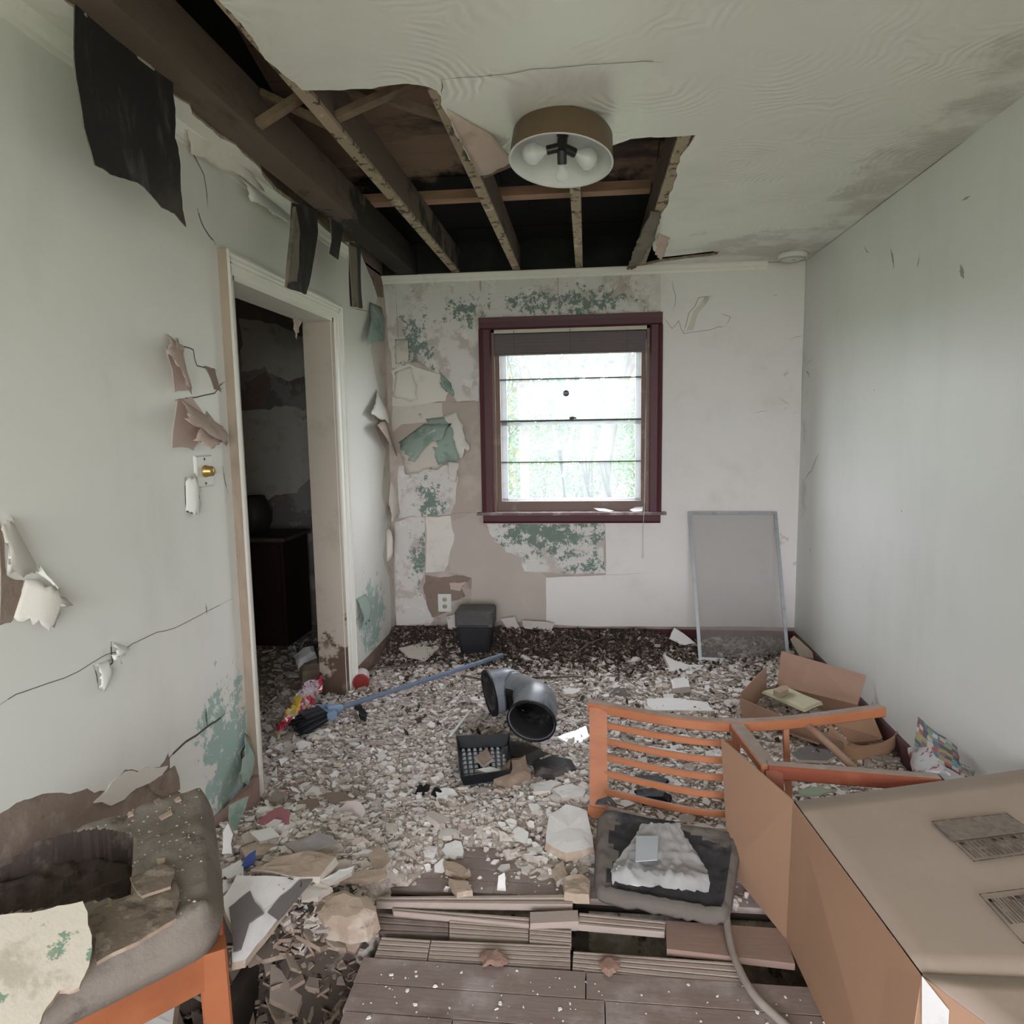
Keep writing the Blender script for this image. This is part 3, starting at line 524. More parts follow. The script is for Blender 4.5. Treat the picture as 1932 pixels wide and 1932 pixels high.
# crown mouldings
def moulding(name, path, prof, mat, up=(0, 0, 1), parent=None): return MB().sweep(path, prof, up, 0).build(name, mat, parent)
crown = [(0, 0), (0, -.045), (.008, -.045), (.012, -.03), (.022, -.022), (.03, -.008), (.04, 0)]
struct(moulding('trim_1', [Vector((1.1, YB, H)), Vector((XL, YB, H))], [(-a, c) for a, c in crown][::-1], m_trimw))
struct(moulding('trim_2', [Vector((XL, YR, H)), Vector((XL, 3.9, H))], crown, m_trimw))

# baseboards
struct(MB().box((XL, YB-.018, -.02), (XR, YB, .112)).build('baseboard_back', m_maroon))
struct(MB().box((XR-.018, YR, -.02), (XR, YB-.018, .112)).build('baseboard_right', layered('dusty_maroon_baseboard', (.10, .045, .045), [dict(col=(.2, .14, .12), scale=8, lo=.5, hi=.7, amt=.7)], rough=.6)))
struct(MB().box((XL, DY1, -.02), (XL+.018, YB-.018, .10)).build('baseboard_left', layered('rotten_baseboard', (.17, .11, .085), [dict(col=(.34, .26, .22), scale=8, lo=.5, hi=.7, amt=.7)], rough=.9)))
p0 = onx(425, 1560, XL+.02)
MB().hexa([Vector((XL+.005, 1.75, .0)), Vector((XL+.02, 1.75, .0)), Vector((XL+.05, 2.47, .0)), Vector((XL+.03, 2.47, .0)), Vector((XL+.005, 1.75, .1)), Vector((XL+.02, 1.75, .1)), Vector((XL+.05, 2.47, .12)), Vector((XL+.03, 2.47, .12))]).build('baseboard_loose', m_plankred, wall_left)

# ------------------------------------------------------------------ window
win = bpy.data.objects.new('window_1', None); COL.objects.link(win); win.location = ((WX0+WX1)/2, YB, WZ0); win['kind'] = 'structure'
def part(mb, name, mat, parent=None): return mb.build(name, mat, parent)
cas = [(0, 0), (.08, 0), (.08, .014), (.07, .022), (.05, .018), (.02, .018), (.012, .026), (0, .026)]
yc = YB
MB().prism([(WX0, yc-a_, WZ0) for a_ in (0,)]+[(WX0, yc-.024, WZ0), (WX0+.015, yc-.028, WZ0), (WX0+.03, yc-.02, WZ0), (WX0+.07, yc-.02, WZ0), (WX0+.08, yc-.012, WZ0), (WX0+.08, yc, WZ0)], (0, 0, WZ1-WZ0-.0755)).build('side_casing', m_maroon, win)
MB().prism([(WX1, yc, WZ0), (WX1, yc-.024, WZ0), (WX1-.015, yc-.028, WZ0), (WX1-.03, yc-.02, WZ0), (WX1-.07, yc-.02, WZ0), (WX1-.08, yc-.012, WZ0), (WX1-.08, yc, WZ0)], (0, 0, WZ1-WZ0-.0755)).build('side_casing', m_maroon, win)
MB().prism([(WX0+.002, yc, WZ1), (WX0+.002, yc-.026, WZ1), (WX0+.002, yc-.02, WZ1-.03), (WX0+.002, yc-.02, WZ1-.065), (WX0+.002, yc-.012, WZ1-.075), (WX0+.002, yc, WZ1-.075)], (WX1-WX0-.004, 0, 0)).build('head_casing', m_maroon, win)
MB().prism([(WX0-.03, yc+.05, WZ0), (WX0-.03, yc-.05, WZ0), (WX0-.03, yc-.055, WZ0-.008), (WX0-.03, yc-.05, WZ0-.018), (WX0-.03, yc+.05, WZ0-.018)], (WX1-WX0+.06, 0, 0)).build('stool', layered('dusty_maroon_sill', (.20, .13, .13), [dict(col=(.5, .45, .43), scale=10, lo=.45, hi=.65, amt=.7)], rough=.5), win)
MB().prism([(WX0+.005, yc, WZ0-.018), (WX0+.005, yc-.022, WZ0-.018), (WX0+.005, yc-.02, WZ0-.06), (WX0+.005, yc-.012, WZ0-.075), (WX0+.005, yc, WZ0-.075)], (WX1-WX0-.01, 0, 0)).build('apron', m_maroon, win)
for xa, xb in ((OX0, OX0+.018), (OX1-.018, OX1)): MB().box((xa, yc, OZ0), (xb, yc+TH, OZ1)).build('jamb', m_sashwood, win)
MB().box((OX0, yc, OZ1-.018), (OX1, yc+TH, OZ1)).build('head_jamb', m_sashwood, win)
MB().box((OX0-.02, yc+.05, OZ0-.03), (OX1+.02, yc+TH+.05, OZ0-.002)).build('outer_sill', m_deck, win)
YS = yc+.055   # sash plane
gx0, gx1 = ony(945, 800, YS).x, ony(1209, 800, YS).x
zz = lambda py: ony(1077, py, YS).z
zb, zm1, zmr, zm2, zt = zz(945), zz(871), zz(793), zz(714), OZ1-.018
MB().box((OX0+.018, YS-.02, OZ0), (gx0, YS+.02, OZ1-.018)).build('sash_stile', m_sashwood, win)
MB().box((gx1, YS-.02, OZ0), (OX1-.018, YS+.02, OZ1-.018)).build('sash_stile', m_sashwood, win)
MB().box((gx0, YS-.02, OZ0), (gx1, YS+.02, zb)).build('bottom_rail', m_sashwood, win)
MB().box((gx0, YS-.02, zt-.05), (gx1, YS+.02, zt)).build('top_rail', m_sashwood, win)
MB().box((gx0, YS-.018, zmr-.006), (gx1, YS+.018, zmr+.006)).build('meeting_rail', m_muntin, win)
for z in (zm1, zm2): MB().box((gx0, YS-.012, z-.0035), (gx1, YS+.012, z+.0035)).build('muntin', m_muntin, win)
MB().box((-.115, YS-.03, zmr+.004), (-.085, YS-.012, zmr+.022)).bar((-.1, YS-.03, zmr+.02), (-.07, YS-.035, zmr+.012), .01, .01).build('sash_lock', m_muntin, win)
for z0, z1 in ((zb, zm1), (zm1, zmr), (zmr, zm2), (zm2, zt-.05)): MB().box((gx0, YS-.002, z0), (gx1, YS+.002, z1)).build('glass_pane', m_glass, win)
b = MB(); yo = yc+TH-.01
b.box((OX0+.018, yo-.01, OZ0), (gx0+.035, yo+.01, OZ1)); b.box((gx1-.03, yo-.01, OZ0), (OX1-.018, yo+.01, OZ1)); b.box((OX0, yo-.01, zmr-.03), (OX1, yo+.01, zmr-.008)); b.box((OX0, yo-.01, OZ0), (OX1, yo+.01, zb+.012))
b.build('storm_frame', m_alu, win)
c = ony(1068, 742, YS-.004); r = .021
st = MB().prism([(c.x+r*math.cos(a), YS-.0035, c.z+r*math.sin(a)) for a in (math.pi/8+k*math.pi/4 for k in range(8))][::-1], (0, .001, 0)).build('sticker', layered('navy_sticker', (.015, .017, .06), rough=.5), win)
st['label'] = 'small navy octagonal sticker'
tx = bpy.data.curves.new('lettering', 'FONT'); tx.body = 'ADT'; tx.size = .019; tx.align_x = 'CENTER'; tx.align_y = 'CENTER'; tx.extrude = .0003
to = bpy.data.objects.new('lettering', tx); COL.objects.link(to); to.location = (c.x-win.location.x, YS-.0045-win.location.y, c.z-win.location.z); to.rotation_euler = (math.radians(90), 0, 0); to.data.materials.append(m_whiteplastic)
to.parent = st; to.location = (c.x, YS-.0045, c.z)
# blind
z0 = ony(1077, 668, YB+.01).z; z1 = ony(1077, 616, YB+.01).z
bl = thing('window_blind', ((OX0+OX1)/2, YB+.01, z0), 'brown slatted blind pulled up at the top of the window', 'blind')
bx0, bx1 = OX0+.02, OX1-.02
MB().box((bx0, YB-.016, z1-.034), (bx1, YB+.028, z1-.012)).build('headrail', m_blindrail, bl)
n = 18; zs = z1-.044
for k in range(n):
    z = z0+.012+(zs-z0-.012)*k/n
    MB().box((bx0+.002, YB-.014+.003*math.sin(k*2.3), z), (bx1-.004, YB+.028+.003*math.sin(k*2.3), z+(zs-z0-.012)/n*.97)).build('slat', m_blind, bl)
MB().box((bx0, YB-.014, z0), (bx1-.006, YB+.028, z0+.01)).build('bottom_rail', m_blind, bl)
for x in (-.47, -.11, .25): MB().box((x, YB-.016, z0), (x+.004, YB-.0145, z1-.018)).build('ladder_cord', m_muntin, bl)
cp = [ony(1219, 640, YB-.05), ony(1218, 800, YB-.05), ony(1216, 950, YB-.06), ony(1213, 1000, YB-.06), ony(1213, 1050, YB-.06)]
MB().tube(cp, .0016, 5).tube([cp[-1], cp[-1]-Vector((0, 0, .012))], .004, 6).build('pull_cord', m_oldwhite, bl)
# flakes on the sill
for i, (px, lab) in enumerate((([(1120, 950), (1140, 951), (1158, 958), (1150, 961), (1130, 958)], 'white paint flake lying flat at the middle of the window sill'), ([(1188, 958), (1200, 950), (1215, 948), (1212, 962), (1195, 964)], 'white curled paint chip in the right corner of the window sill'))):
    p = facing([ony(a, c_, YB-.02) for a, c_ in px], (0, -1, 0))
    mz = min(q.z for q in p)
    p = [Vector((q.x, YB-.03+(q.z-mz)*1.2, WZ0+.002+(q.z-mz)*.5)) for q in p]
    tag(MB().prism(facing(p, (0, 0, 1)), (0, .002, -.003)).build('paint_flake', m_concrete), lab, 'paint flake')

# ------------------------------------------------------------------ door opening
dr = bpy.data.objects.new('door_1', None); COL.objects.link(dr); dr.location = (XL, (EY0+EY1)/2, 0); dr['kind'] = 'structure'
def casing_profile(): return [(0, 0), (.0, .038), (.012, .042), (.02, .034), (.03, .034), (.036, .03), (.045, .03), (.05, .024), (.07, .02), (.075, .012), (.075, 0)]
def vcas(name, y, sgn, zt_, mats):
    pr = casing_profile(); pts = [(XL+h_, y+sgn*a, -.05) for a, h_ in pr]
    mb = MB(); mb.prism(facing([Vector(q) for q in pts], (0, 0, -1)), (0, 0, zt_+.05))
    for k, f in enumerate(mb.f):
        vs = [Vector(mb.v[i]) for i in f]
        if abs(area_n(vs).y) > .9 and max(abs(q.y-y) for q in vs) < .001: mb.mi[k] = 1
    return mb.build(name, mats, dr)
vcas('side_casing', DY0, 1, DZ, [m_trimw, m_sideedge]); vcas('side_casing', DY1, -1, DZ, [m_trimw, m_trimw])
pts = [Vector((XL+h_, DY0+.004, DZ-a)) for a, h_ in casing_profile()]
MB().prism(facing(pts, (0, -1, 0)), (0, DY1-DY0-.008, 0)).build('head_casing', m_trimw, dr)
MB().box((XL-TH-.01, EY1-.018, -.05), (XL+.012, EY1, EZ)).build('jamb', m_jamb, dr)
MB().box((XL-TH-.01, EY0, -.05), (XL+.012, EY0+.018, EZ)).build('jamb', m_jamb, dr)
MB().box((XL-TH-.01, EY0, EZ-.018), (XL+.012, EY1, EZ)).build('head_jamb', m_trimw, dr)
strip_peel('hanging_paint', [ony(545, 585, 3.5), ony(568, 592, 3.5), ony(560, 640, 3.5), ony(556, 625, 3.5)], m_paper, m_pink, dr, .01, seed=8)
# the room beyond the opening
b = MB(); hx0, hy1 = -4.2, 5.0
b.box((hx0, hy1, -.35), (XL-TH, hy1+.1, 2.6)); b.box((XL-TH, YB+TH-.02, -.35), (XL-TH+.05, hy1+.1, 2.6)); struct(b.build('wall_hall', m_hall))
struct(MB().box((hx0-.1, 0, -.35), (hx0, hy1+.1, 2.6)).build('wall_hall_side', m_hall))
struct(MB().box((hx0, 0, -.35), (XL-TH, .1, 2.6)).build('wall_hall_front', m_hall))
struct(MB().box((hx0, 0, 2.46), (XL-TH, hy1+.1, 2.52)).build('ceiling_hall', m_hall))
MB().box((XL-TH-.02, EY0, -.33), (XL, EY1, -.004)).build('threshold', m_dark_wood, dr)
hf = struct(MB().box((hx0, 0, -.06), (XL-TH, hy1, -.01)).build('floor_hall', m_dirt))
wh = bpy.data.objects['wall_hall']
for i, (px, mt) in enumerate((([(450, 600), (520, 610), (590, 640), (592, 700), (545, 720), (500, 690), (455, 700)], m_papervar), ([(455, 775), (540, 765), (600, 760), (600, 900), (560, 930), (500, 945), (460, 940)], m_papervar), ([(460, 720), (500, 700), (505, 760), (460, 765)], m_expose), ([(540, 575), (590, 580), (590, 630), (565, 610)], m_tar))):
    p = facing(frac([ony(a, c, hy1-.006) for a, c in px], .02, 3, n=(0, 1, 0), seed=i), (0, -1, 0)); MB().prism(p, (0, .006, 0)).build('torn_paper', mt, wh)
# cabinet in the hall
c0 = onz(545, 1225, 0); cx1 = c0.x; cy = c0.y
zc = ony(545, 1022, cy).z
cb = thing('wooden_cabinet', (cx1-.25, cy+.2, 0), 'dark red wooden cabinet with a panelled door standing beyond the doorway', 'cabinet')
MB().box((cx1-.5, cy, .02), (cx1, cy+.4, zc)).build('body', m_cab, cb)
MB().box((cx1-.52, cy-.02, zc), (cx1+.02, cy+.42, zc+.025)).build('top', layered('dusty_cabinet_top', (.12, .09, .08), var=.3, rough=.9), cb)
d = MB(); d.box((cx1-.48, cy-.018, .08), (cx1-.42, cy, zc-.02)); d.box((cx1-.08, cy-.018, .08), (cx1-.02, cy, zc-.02)); d.box((cx1-.42, cy-.018, .08), (cx1-.08, cy, .14)); d.box((cx1-.42, cy-.018, zc-.08), (cx1-.08, cy, zc-.02)); d.box((cx1-.42, cy-.018, .36), (cx1-.08, cy, .42)); d.box((cx1-.42, cy-.008, .14), (cx1-.08, cy, zc-.08))
d.build('door', m_cab, cb); MB().lathe([(0, 0), (.012, 0), (.015, .01), (.008, .02), (0, .02)], Matrix.Translation((cx1-.45, cy-.018, .45)) @ Matrix.Rotation(math.radians(90), 4, 'X'), 10).build('knob', m_brass, cb)
q = ony(478, 965, cy+.2)
pt = thing('round_pot', (q.x, cy+.2, zc+.025), 'dark round pot standing on the cabinet beyond the doorway', 'pot')
MB().lathe([(.0, 0), (.08, 0), (.12, .08), (.125, .16), (.09, .24), (.08, .26), (.07, .26), (.08, .23), (.11, .1), (0, .02)], Matrix.Translation((q.x, cy+.2, zc+.025)), 20).build('body', layered('dark_pot_glaze', (.05, .045, .04), rough=.5), pt)

# ------------------------------------------------------------------ floor: crawl-space, joists, planks
Y1, Y2 = 1.735, 2.03                       # the strip with missing boards lies between these
floor = struct(MB().box((XL-.1, YR, -.34), (XR+.1, YB, -.30)).build('floor', m_dark_wood))
MB().box((XL, Y2, -.04), (XR, YB, -.021)).build('subfloor', m_dark_wood, floor)
MB().box((-.58, YR, -.04), (XR, Y1-.02, -.021)).build('subfloor', m_dark_wood, floor)
MB().box((XL, YR, -.04), (-.58, 1.2, -.021)).build('subfloor', m_dark_wood, floor)
for x in (-.95, -.55, -.02, .33, .75, 1.15): MB().box((x-.02, YR, -.25), (x+.02, YB, -.041)).build('floor_joist', m_dark_wood, floor)
rp = random.Random(11)
def plank_rows(y0, y1, wd, xmin):
    y = y1
    while y > y0+.01:
        x = xmin(y) + rp.uniform(-.02, .02); first = True
        while x < XR-.02:
            L_ = rp.uniform(.55, 1.2) if not first else rp.uniform(.25, .9); xe = min(XR, x+L_); dz = rp.uniform(-.0015, .0015)
            if XR-xe < .15: xe = XR
            MB().hexa([Vector((x+.0015, y-wd+.002, -.02)), Vector((xe-.0015, y-wd+.002, -.02)), Vector((xe-.0015, y-.002, -.02)), Vector((x+.0015, y-.002, -.02)),
                       Vector((x+.0015, y-wd+.002, dz)), Vector((xe-.0015, y-wd+.002, dz)), Vector((xe-.0015, y-.002, dz)), Vector((x+.0015, y-.002, dz))]).build('plank', m_plank, floor)
            x = xe; first = False
        y -= wd
plank_rows(1.28, Y1, .091, lambda y: -.62)
plank_rows(Y2, 2.45, .06, lambda y: XL+.02 if y > 2.2 else -.7)
MB().box((-.62, YR, -.02), (XR, 1.28, 0)).box((XL, YR, -.02), (-.62, 1.2, 0)).build('floor_boards', m_plank, floor)

def groove_board(px, z, th, ng, mat, label, name='loose_floorboard', tilt=0.):
    q = [onz(a, c, z) for a, c in px]            # far-left, far-right, near-right, near-left
    q = [Vector((p.x, p.y, z+tilt*(1 if i in (0, 1) else 0))) for i, p in enumerate(q)]
    vs = [(0, 0)]
    for k in range(ng):
        a = (k+.5)/ng; wv = .12/ng
        vs += [(a-wv*1.6, 0), (a-wv, -.005), (a+wv, -.005), (a+wv*1.6, 0)]
    vs += [(1, 0), (1, -th), (0, -th)]
    mb = MB(); r0 = []; r1 = []
    for v, d in vs:
        r0.append(q[0]*(1-v)+q[3]*v+Vector((0, 0, d))); r1.append(q[1]*(1-v)+q[2]*v+Vector((0, 0, d)))
    n = len(vs); mb.add(r0+r1, [(i, (i+1) % n, n+(i+1) % n, n+i) for i in range(n)]+[tuple(range(n-1, -1, -1)), tuple(range(n, 2*n))])
    return tag(mb.build(name, mat), label, 'floorboard', 'loose floorboards over the broken floor')
GB = [([(707, 1692), (1082, 1688), (1080, 1706), (710, 1702)], .012, .022, 1, m_plankloose, 'long narrow grey floorboard along the far edge of the broken floor'),
      ([(740, 1713), (998, 1731), (998, 1744), (742, 1719)], -.002, .016, 1, m_plankloose, 'thin broken floorboard sliver lying over the dark gap'),
      ([(1000, 1721), (1090, 1717), (1092, 1738), (1000, 1742)], .012, .03, 0, m_plankloose, 'short pale board end wedged between two longer floorboards'),
      ([(1093, 1722), (1256, 1738), (1254, 1758), (1091, 1744)], .004, .02, 2, m_plankloose, 'grooved floorboard right of the short pale board end'),
      ([(1256, 1737), (1478, 1752), (1500, 1818), (1258, 1790)], .006, .02, 0, m_plankred, 'wide smooth reddish floorboard under the corner of the large box'),
      ([(720, 1768), (812, 1774), (805, 1812), (706, 1806)], -.004, .018, 4, m_plankloose, 'short grooved floorboard at the left end of the grooved row'),
      ([(814, 1774), (1076, 1785), (1076, 1828), (807, 1812)], -.004, .018, 5, m_plankloose, 'long grooved floorboard with a brown dead leaf on it'),
      ([(848, 1736), (997, 1748), (997, 1773), (848, 1765)], -.012, .018, 3, m_plankloose, 'dim grooved floorboard sunk in shadow behind the grooved row'),
      ([(999, 1750), (1078, 1756), (1078, 1782), (999, 1775)], -.006, .018, 3, m_plankloose, 'short grooved board beside the square dark hole'),
      ([(710, 1722), (846, 1735), (846, 1764), (712, 1760)], -.02, .018, 3, m_plank, 'dark floorboard in deep shadow left of the dim grooved board'),
      ([(1082, 1795), (1394, 1817), (1408, 1864), (1080, 1828)], -.002, .02, 4, m_plankloose, 'long grooved floorboard in front of the square dark hole')]
for g in GB: groove_board(*g)

# ------------------------------------------------------------------ rubble
def sstep(a, b, x): t = np.clip((x-a)/(b-a), 0, 1); return t*t*(3-2*t)
def hgt(x, y):
    x = np.asarray(x, float); y = np.asarray(y, float)
    nz_ = .5*np.sin(x*9.1+y*5.3)+.5*np.sin(x*4.3-y*11.7+1.3)+.4*np.sin(x*21+y*17)
    h = .018+.010*nz_+.085*np.exp(-((4.55-y)/.26)**2)*(1-.75*sstep(.35, .7, x))+.03*sstep(.5, 1.1, x)*sstep(2.9, 3.4, y)
    edge = 2.06+.05*np.sin(x*13)+.12*sstep(-.15, .15, x)*(1-sstep(.3, .6, x))+.10*np.exp(-((x+.35)/.3)**2)
    h = h*sstep(edge-.03, edge+.22, y)-.004*(y > Y2)*(y < 2.6)
    pile = np.exp(-(((x+1.02)/.40)**2+((y-2.0)/.40)**2)**2)
    fl = np.where(y > Y2, h, -.24)
    left = .015+.095*pile+.012*nz_
    left = np.where(y > 2.3, np.maximum(h, left*pile), left*sstep(1.66, 1.80, y+.04*np.sin(x*14))+-.21*(1-sstep(1.66, 1.80, y+.04*np.sin(x*14))))
    k = 1-sstep(-.66, -.56, x+.03*np.sin(y*20))
    out = np.where(y < 2.3, left*k+fl*(1-k), np.maximum(h, .095*pile*k))
    return np.where((x > -.56) & (y < Y2), -.24, out)
def H1(x, y): return float(hgt(x, y))
nx, ny = 130, 190; xs = np.linspace(XL+.004, XR-.004, nx); ys = np.linspace(1.15, YB-.02, ny)
gx, gy = np.meshgrid(xs, ys, indexing='ij'); gz = hgt(gx, gy)+rng.normal(0, .0022, gx.shape)
b = MB(); b.v = np.stack([gx, gy, gz], -1).reshape(-1, 3).tolist()
b.f = [(i*ny+j, (i+1)*ny+j, (i+1)*ny+j+1, i*ny+j+1) for i in range(nx-1) for j in range(ny-1)]; b.mi = [0]*len(b.f); b.sm = [True]*len(b.f)
tag(b.build('rubble_dust', m_dirt), 'brown plaster dust and dirt spread over the whole floor under the rubble', 'dust', kind='stuff')

def shard_np(n, cx, cy, cz, rad, th, tilt, k=5):
    """n irregular plates as one vertex/face array"""
    ang = np.sort(rng.uniform(0, 2*np.pi, (n, k))+np.arange(k)*0, 1)
    ang = (np.arange(k)/k*2*np.pi)[None]+rng.uniform(-.5, .5, (n, k))+rng.uniform(0, 6.28, (n, 1))
    r = rad[:, None]*rng.uniform(.55, 1.15, (n, k)); asp = rng.uniform(.5, 1., (n, 1)); rot = rng.uniform(0, 3.14, (n, 1))
    u, v = r*np.cos(ang), r*np.sin(ang)*asp; px, py = u*np.cos(rot)-v*np.sin(rot), u*np.sin(rot)+v*np.cos(rot)
    tx_, ty_ = rng.normal(0, tilt, (n, 1)), rng.normal(0, tilt, (n, 1))
    base = px*tx_+py*ty_
    top = np.stack([px+cx[:, None], py+cy[:, None], base+cz[:, None]+th[:, None]*rng.uniform(.8, 1.1, (n, k))], -1)
    bot = np.stack([px*1.06+cx[:, None], py*1.06+cy[:, None], base+cz[:, None]], -1)
    V = np.concatenate([top, bot], 1).reshape(-1, 3)
    F = []; MI = []
    for i in range(n):
        o = i*2*k; F.append(tuple(range(o, o+k))); F.append(tuple(range(o+2*k-1, o+k-1, -1))); MI += [0, 1]
        F += [(o+j, o+k+j, o+k+(j+1) % k, o+(j+1) % k) for j in range(k)]; MI += [1]*k
    return V, F, MI
def scatter_mesh(name, V, F, MI, mats):
    me = bpy.data.meshes.new(name); me.from_pydata(V.tolist(), [], F)
    for mt in mats: me.materials.append(mt)
    me.polygons.foreach_set('material_index', MI); me.update(); o = bpy.data.objects.new(name, me); COL.objects.link(o); return o
def sample(n, fn):
    xo_, yo_ = [], []
    while len(xo_) < n:
        x = rng.uniform(XL+.03, XR-.03, 4*n); y = rng.uniform(1.5, YB-.05, 4*n); p = fn(x, y) > rng.uniform(0, 1, 4*n)
        xo_ += x[p].tolist(); yo_ += y[p].tolist()
    return np.array(xo_[:n]), np.array(yo_[:n])
def dens(x, y):
    h = hgt(x, y); ok = np.clip((h+.004)/.012, .12, 1)*(h > -.01)
    return ok*(1-.85*np.exp(-((4.45-y)/.33)**2))*np.where(y < 2.9, 1., .75)
x, y = sample(30000, dens); n_ = len(x)
rad = np.where(np.arange(n_) < 22000, np.clip(rng.lognormal(math.log(.0062), .35, n_), .003, .012), np.clip(rng.lognormal(math.log(.0135), .45, n_), .006, .034))
V, F, MI = shard_np(n_, x, y, hgt(x, y)-.002+rng.uniform(0, .006, n_), rad, np.clip(rad*rng.uniform(.35, .95, n_), .002, .012), .2)
tag(scatter_mesh('plaster_rubble', V, F, MI, [m_shard, m_shardside]), 'small pale chips of fallen plaster covering the floor', 'rubble', kind='stuff')
# stray flakes on the bare planks in front
x = rng.uniform(-.6, .6, 150); y = rng.uniform(1.45, 1.72, 150); rad = rng.uniform(.0015, .005, 150)*rng.choice([.6, .8, 1.5], 150)
V, F, MI = shard_np(150, x, y, np.full(150, .002), rad, rad*.4, .05)
tag(scatter_mesh('paint_crumbs', V, F, MI, [m_concrete, m_concrete]), 'white paint crumbs sprinkled on the bare floor planks in front', 'crumbs', kind='stuff')
x = rng.uniform(-1.25, -.56, 1300); y = rng.uniform(1.3, 1.77, 1300); rad = np.clip(rng.lognormal(math.log(.016), .75, 1300), .004, .075)
V, F, MI = shard_np(1300, x, y, np.minimum(hgt(x, y), .03)+rng.uniform(-.004, .03, 1300), rad, np.clip(rad*.35, .003, .014), .5)
tag(scatter_mesh('hole_rubble', V, F, MI, [layered('dirty_plaster_chip', (.2, .15, .12), island=[(.20, .15, .12), (.30, .235, .19), (.13, .10, .08), (.24, .19, .155)], var=.3, vscale=20, rough=1.), m_brownrock]), 'brown plaster chips and dirt slumped into the floor hole by the padded chair', 'rubble', kind='stuff')
x = np.concatenate([rng.uniform(-3.0, -1.325, 2600), rng.uniform(-1.7, -1.29, 1500)]); y = np.concatenate([rng.uniform(2.3, 4.6, 2600), rng.uniform(2.5, 3.65, 1500)]); k_ = (x < XL-TH-.01) | ((y > EY0+.03) & (y < EY1-.03)); x, y = x[k_], y[k_]; rad = np.clip(rng.lognormal(math.log(.013), .6, len(x)), .005, .06)
V, F, MI = shard_np(len(x), x, y, rng.uniform(-.006, .012, len(x)), rad, np.clip(rad*.45, .003, .014), .3)
tag(scatter_mesh('hall_rubble', V, F, MI, [m_shard, m_shardside]), 'dusty plaster chips covering the floor beyond the doorway', 'rubble', kind='stuff')
# dead leaves by the back wall
def ldens(x, y): return np.exp(-((4.42-y)/.30)**2)*(1-.6*sstep(.35, .8, x))+.05*(y > 3)+.35*((x < -.6) & (y < 1.9) & (hgt(x, y) > -.23))
x, y = sample(7500, ldens); k = len(x); rad = rng.uniform(.006, .019, k)
V, F, MI = shard_np(k, x, y, hgt(x, y)+rng.uniform(0, .02, k), rad, np.full(k, .0015), .55)
tag(scatter_mesh('leaf_litter', V, F, MI, [m_leaf, m_leaf]), 'dark brown dead leaves and rotten litter heaped along the back wall', 'leaf litter', kind='stuff')

# individual plaster fragments: unit plates, copied
protos = []
FC = [('white', layered('white_plaster_skin', (.76, .73, .71), island=[(.76, .73, .71), (.80, .77, .75), (.72, .69, .67)], var=.12, vscale=4, rough=.85, bump=.3)), ('buff', layered('buff_plaster_skin', (.60, .51, .45), island=[(.62, .53, .47), (.56, .47, .42), (.66, .58, .52)], var=.15, vscale=6, rough=.9, bump=.4)), ('grey brown', layered('grey_brown_plaster_skin', (.42, .35, .31), island=[(.44, .36, .32), (.36, .30, .27), (.47, .41, .38)], var=.2, vscale=6, rough=.9, bump=.4))]
for k in range(14):
    r_ = random.Random(100+k); kk = r_.randint(4, 7); rot = r_.uniform(0, 6); asp = r_.uniform(.55, .95)
    pts = [Vector((math.cos(a)*rr_, math.sin(a)*rr_*asp, 0)) for a, rr_ in ((rot+2*math.pi*(i+r_.uniform(-.28, .28))/kk, r_.uniform(.7, 1.15)) for i in range(kk))]
    pts = frac(pts, .12, 1, n=(0, 0, 1), seed=k)
    mb = MB(); n = len(pts); tz = r_.uniform(.16, .34)
    top = [p*.97+Vector((0, 0, tz+r_.uniform(-.03, .03))) for p in pts]; bot = [p*1.04 for p in pts]; c_ = Vector((0, 0, tz+.01))
    mb.add(top+bot+[c_], [(i, (i+1) % n, 2*n) for i in range(n)]+[tuple(range(2*n-1, n-1, -1))]+[(i, n+i, n+(i+1) % n, (i+1) % n) for i in range(n)], [0]*n+[1]*(n+1))
    row = []
    for cn, cm in FC:
        me = bpy.data.meshes.new('plaster_fragment'); me.from_pydata([tuple(v) for v in mb.v], [], mb.f); me.materials.append(cm); me.materials.append(m_shardside)
        me.polygons.foreach_set('material_index', mb.mi); row.append(me)
    protos.append(row)
zones = [('by the torn seat pad', lambda x, y: x > -.15 and y < 2.45), ('in front of the black tray', lambda x, y: y < 2.62 and x > -.7), ('near the padded chair', lambda x, y: y < 2.75 and x <= -.7),
         ('between the tray and the broom', lambda x, y: y < 3.35 and x < -.25), ('behind the fallen chair', lambda x, y: y < 3.1), ('in front of the open carton and screen', lambda x, y: x > .25), ('towards the leaf litter at the back wall', lambda x, y: True)]
taken = []
def place_fragments(n, pd, smin, smax):
    cnt = 0; tries = 0
    while cnt < n and tries < 20000:
        tries += 1; x = random.uniform(XL+.08, XR-.1); y = random.uniform(1.7, 4.3)
        if random.random() > pd(x, y): continue
        h = H1(x, y)
        if h < .0: continue
        s = random.uniform(smin, smax)
        if any((x-a)**2+(y-c)**2 < (.75*(s+t))**2 for a, c, t in taken): continue
        taken.append((x, y, s)); cnt += 1
        ci = random.choice((0, 0, 0, 1, 1, 2)); o = bpy.data.objects.new('plaster_fragment', random.choice(protos)[ci]); COL.objects.link(o)
        o.location = (x, y, h+.004); o.scale = (s, s, s*random.uniform(.7, 1.1)); o.rotation_euler = (random.gauss(0, .16), random.gauss(0, .16), random.uniform(0, 6.28))
        zn = next(z for z, f in zones if f(x, y)); size = ('larger ' if s > .033 else 'small ')+FC[ci][0]
        tag(o, f'{size} plaster fragment in the rubble {zn}', 'plaster fragment', f'{size} plaster fragments {zn}')
place_fragments(85, lambda x, y: 1.0 if (y < 2.6 or x > .1) else .15, .034, .058)
place_fragments(205, lambda x, y: 1. if y < 3.2 else .5, .018, .032)

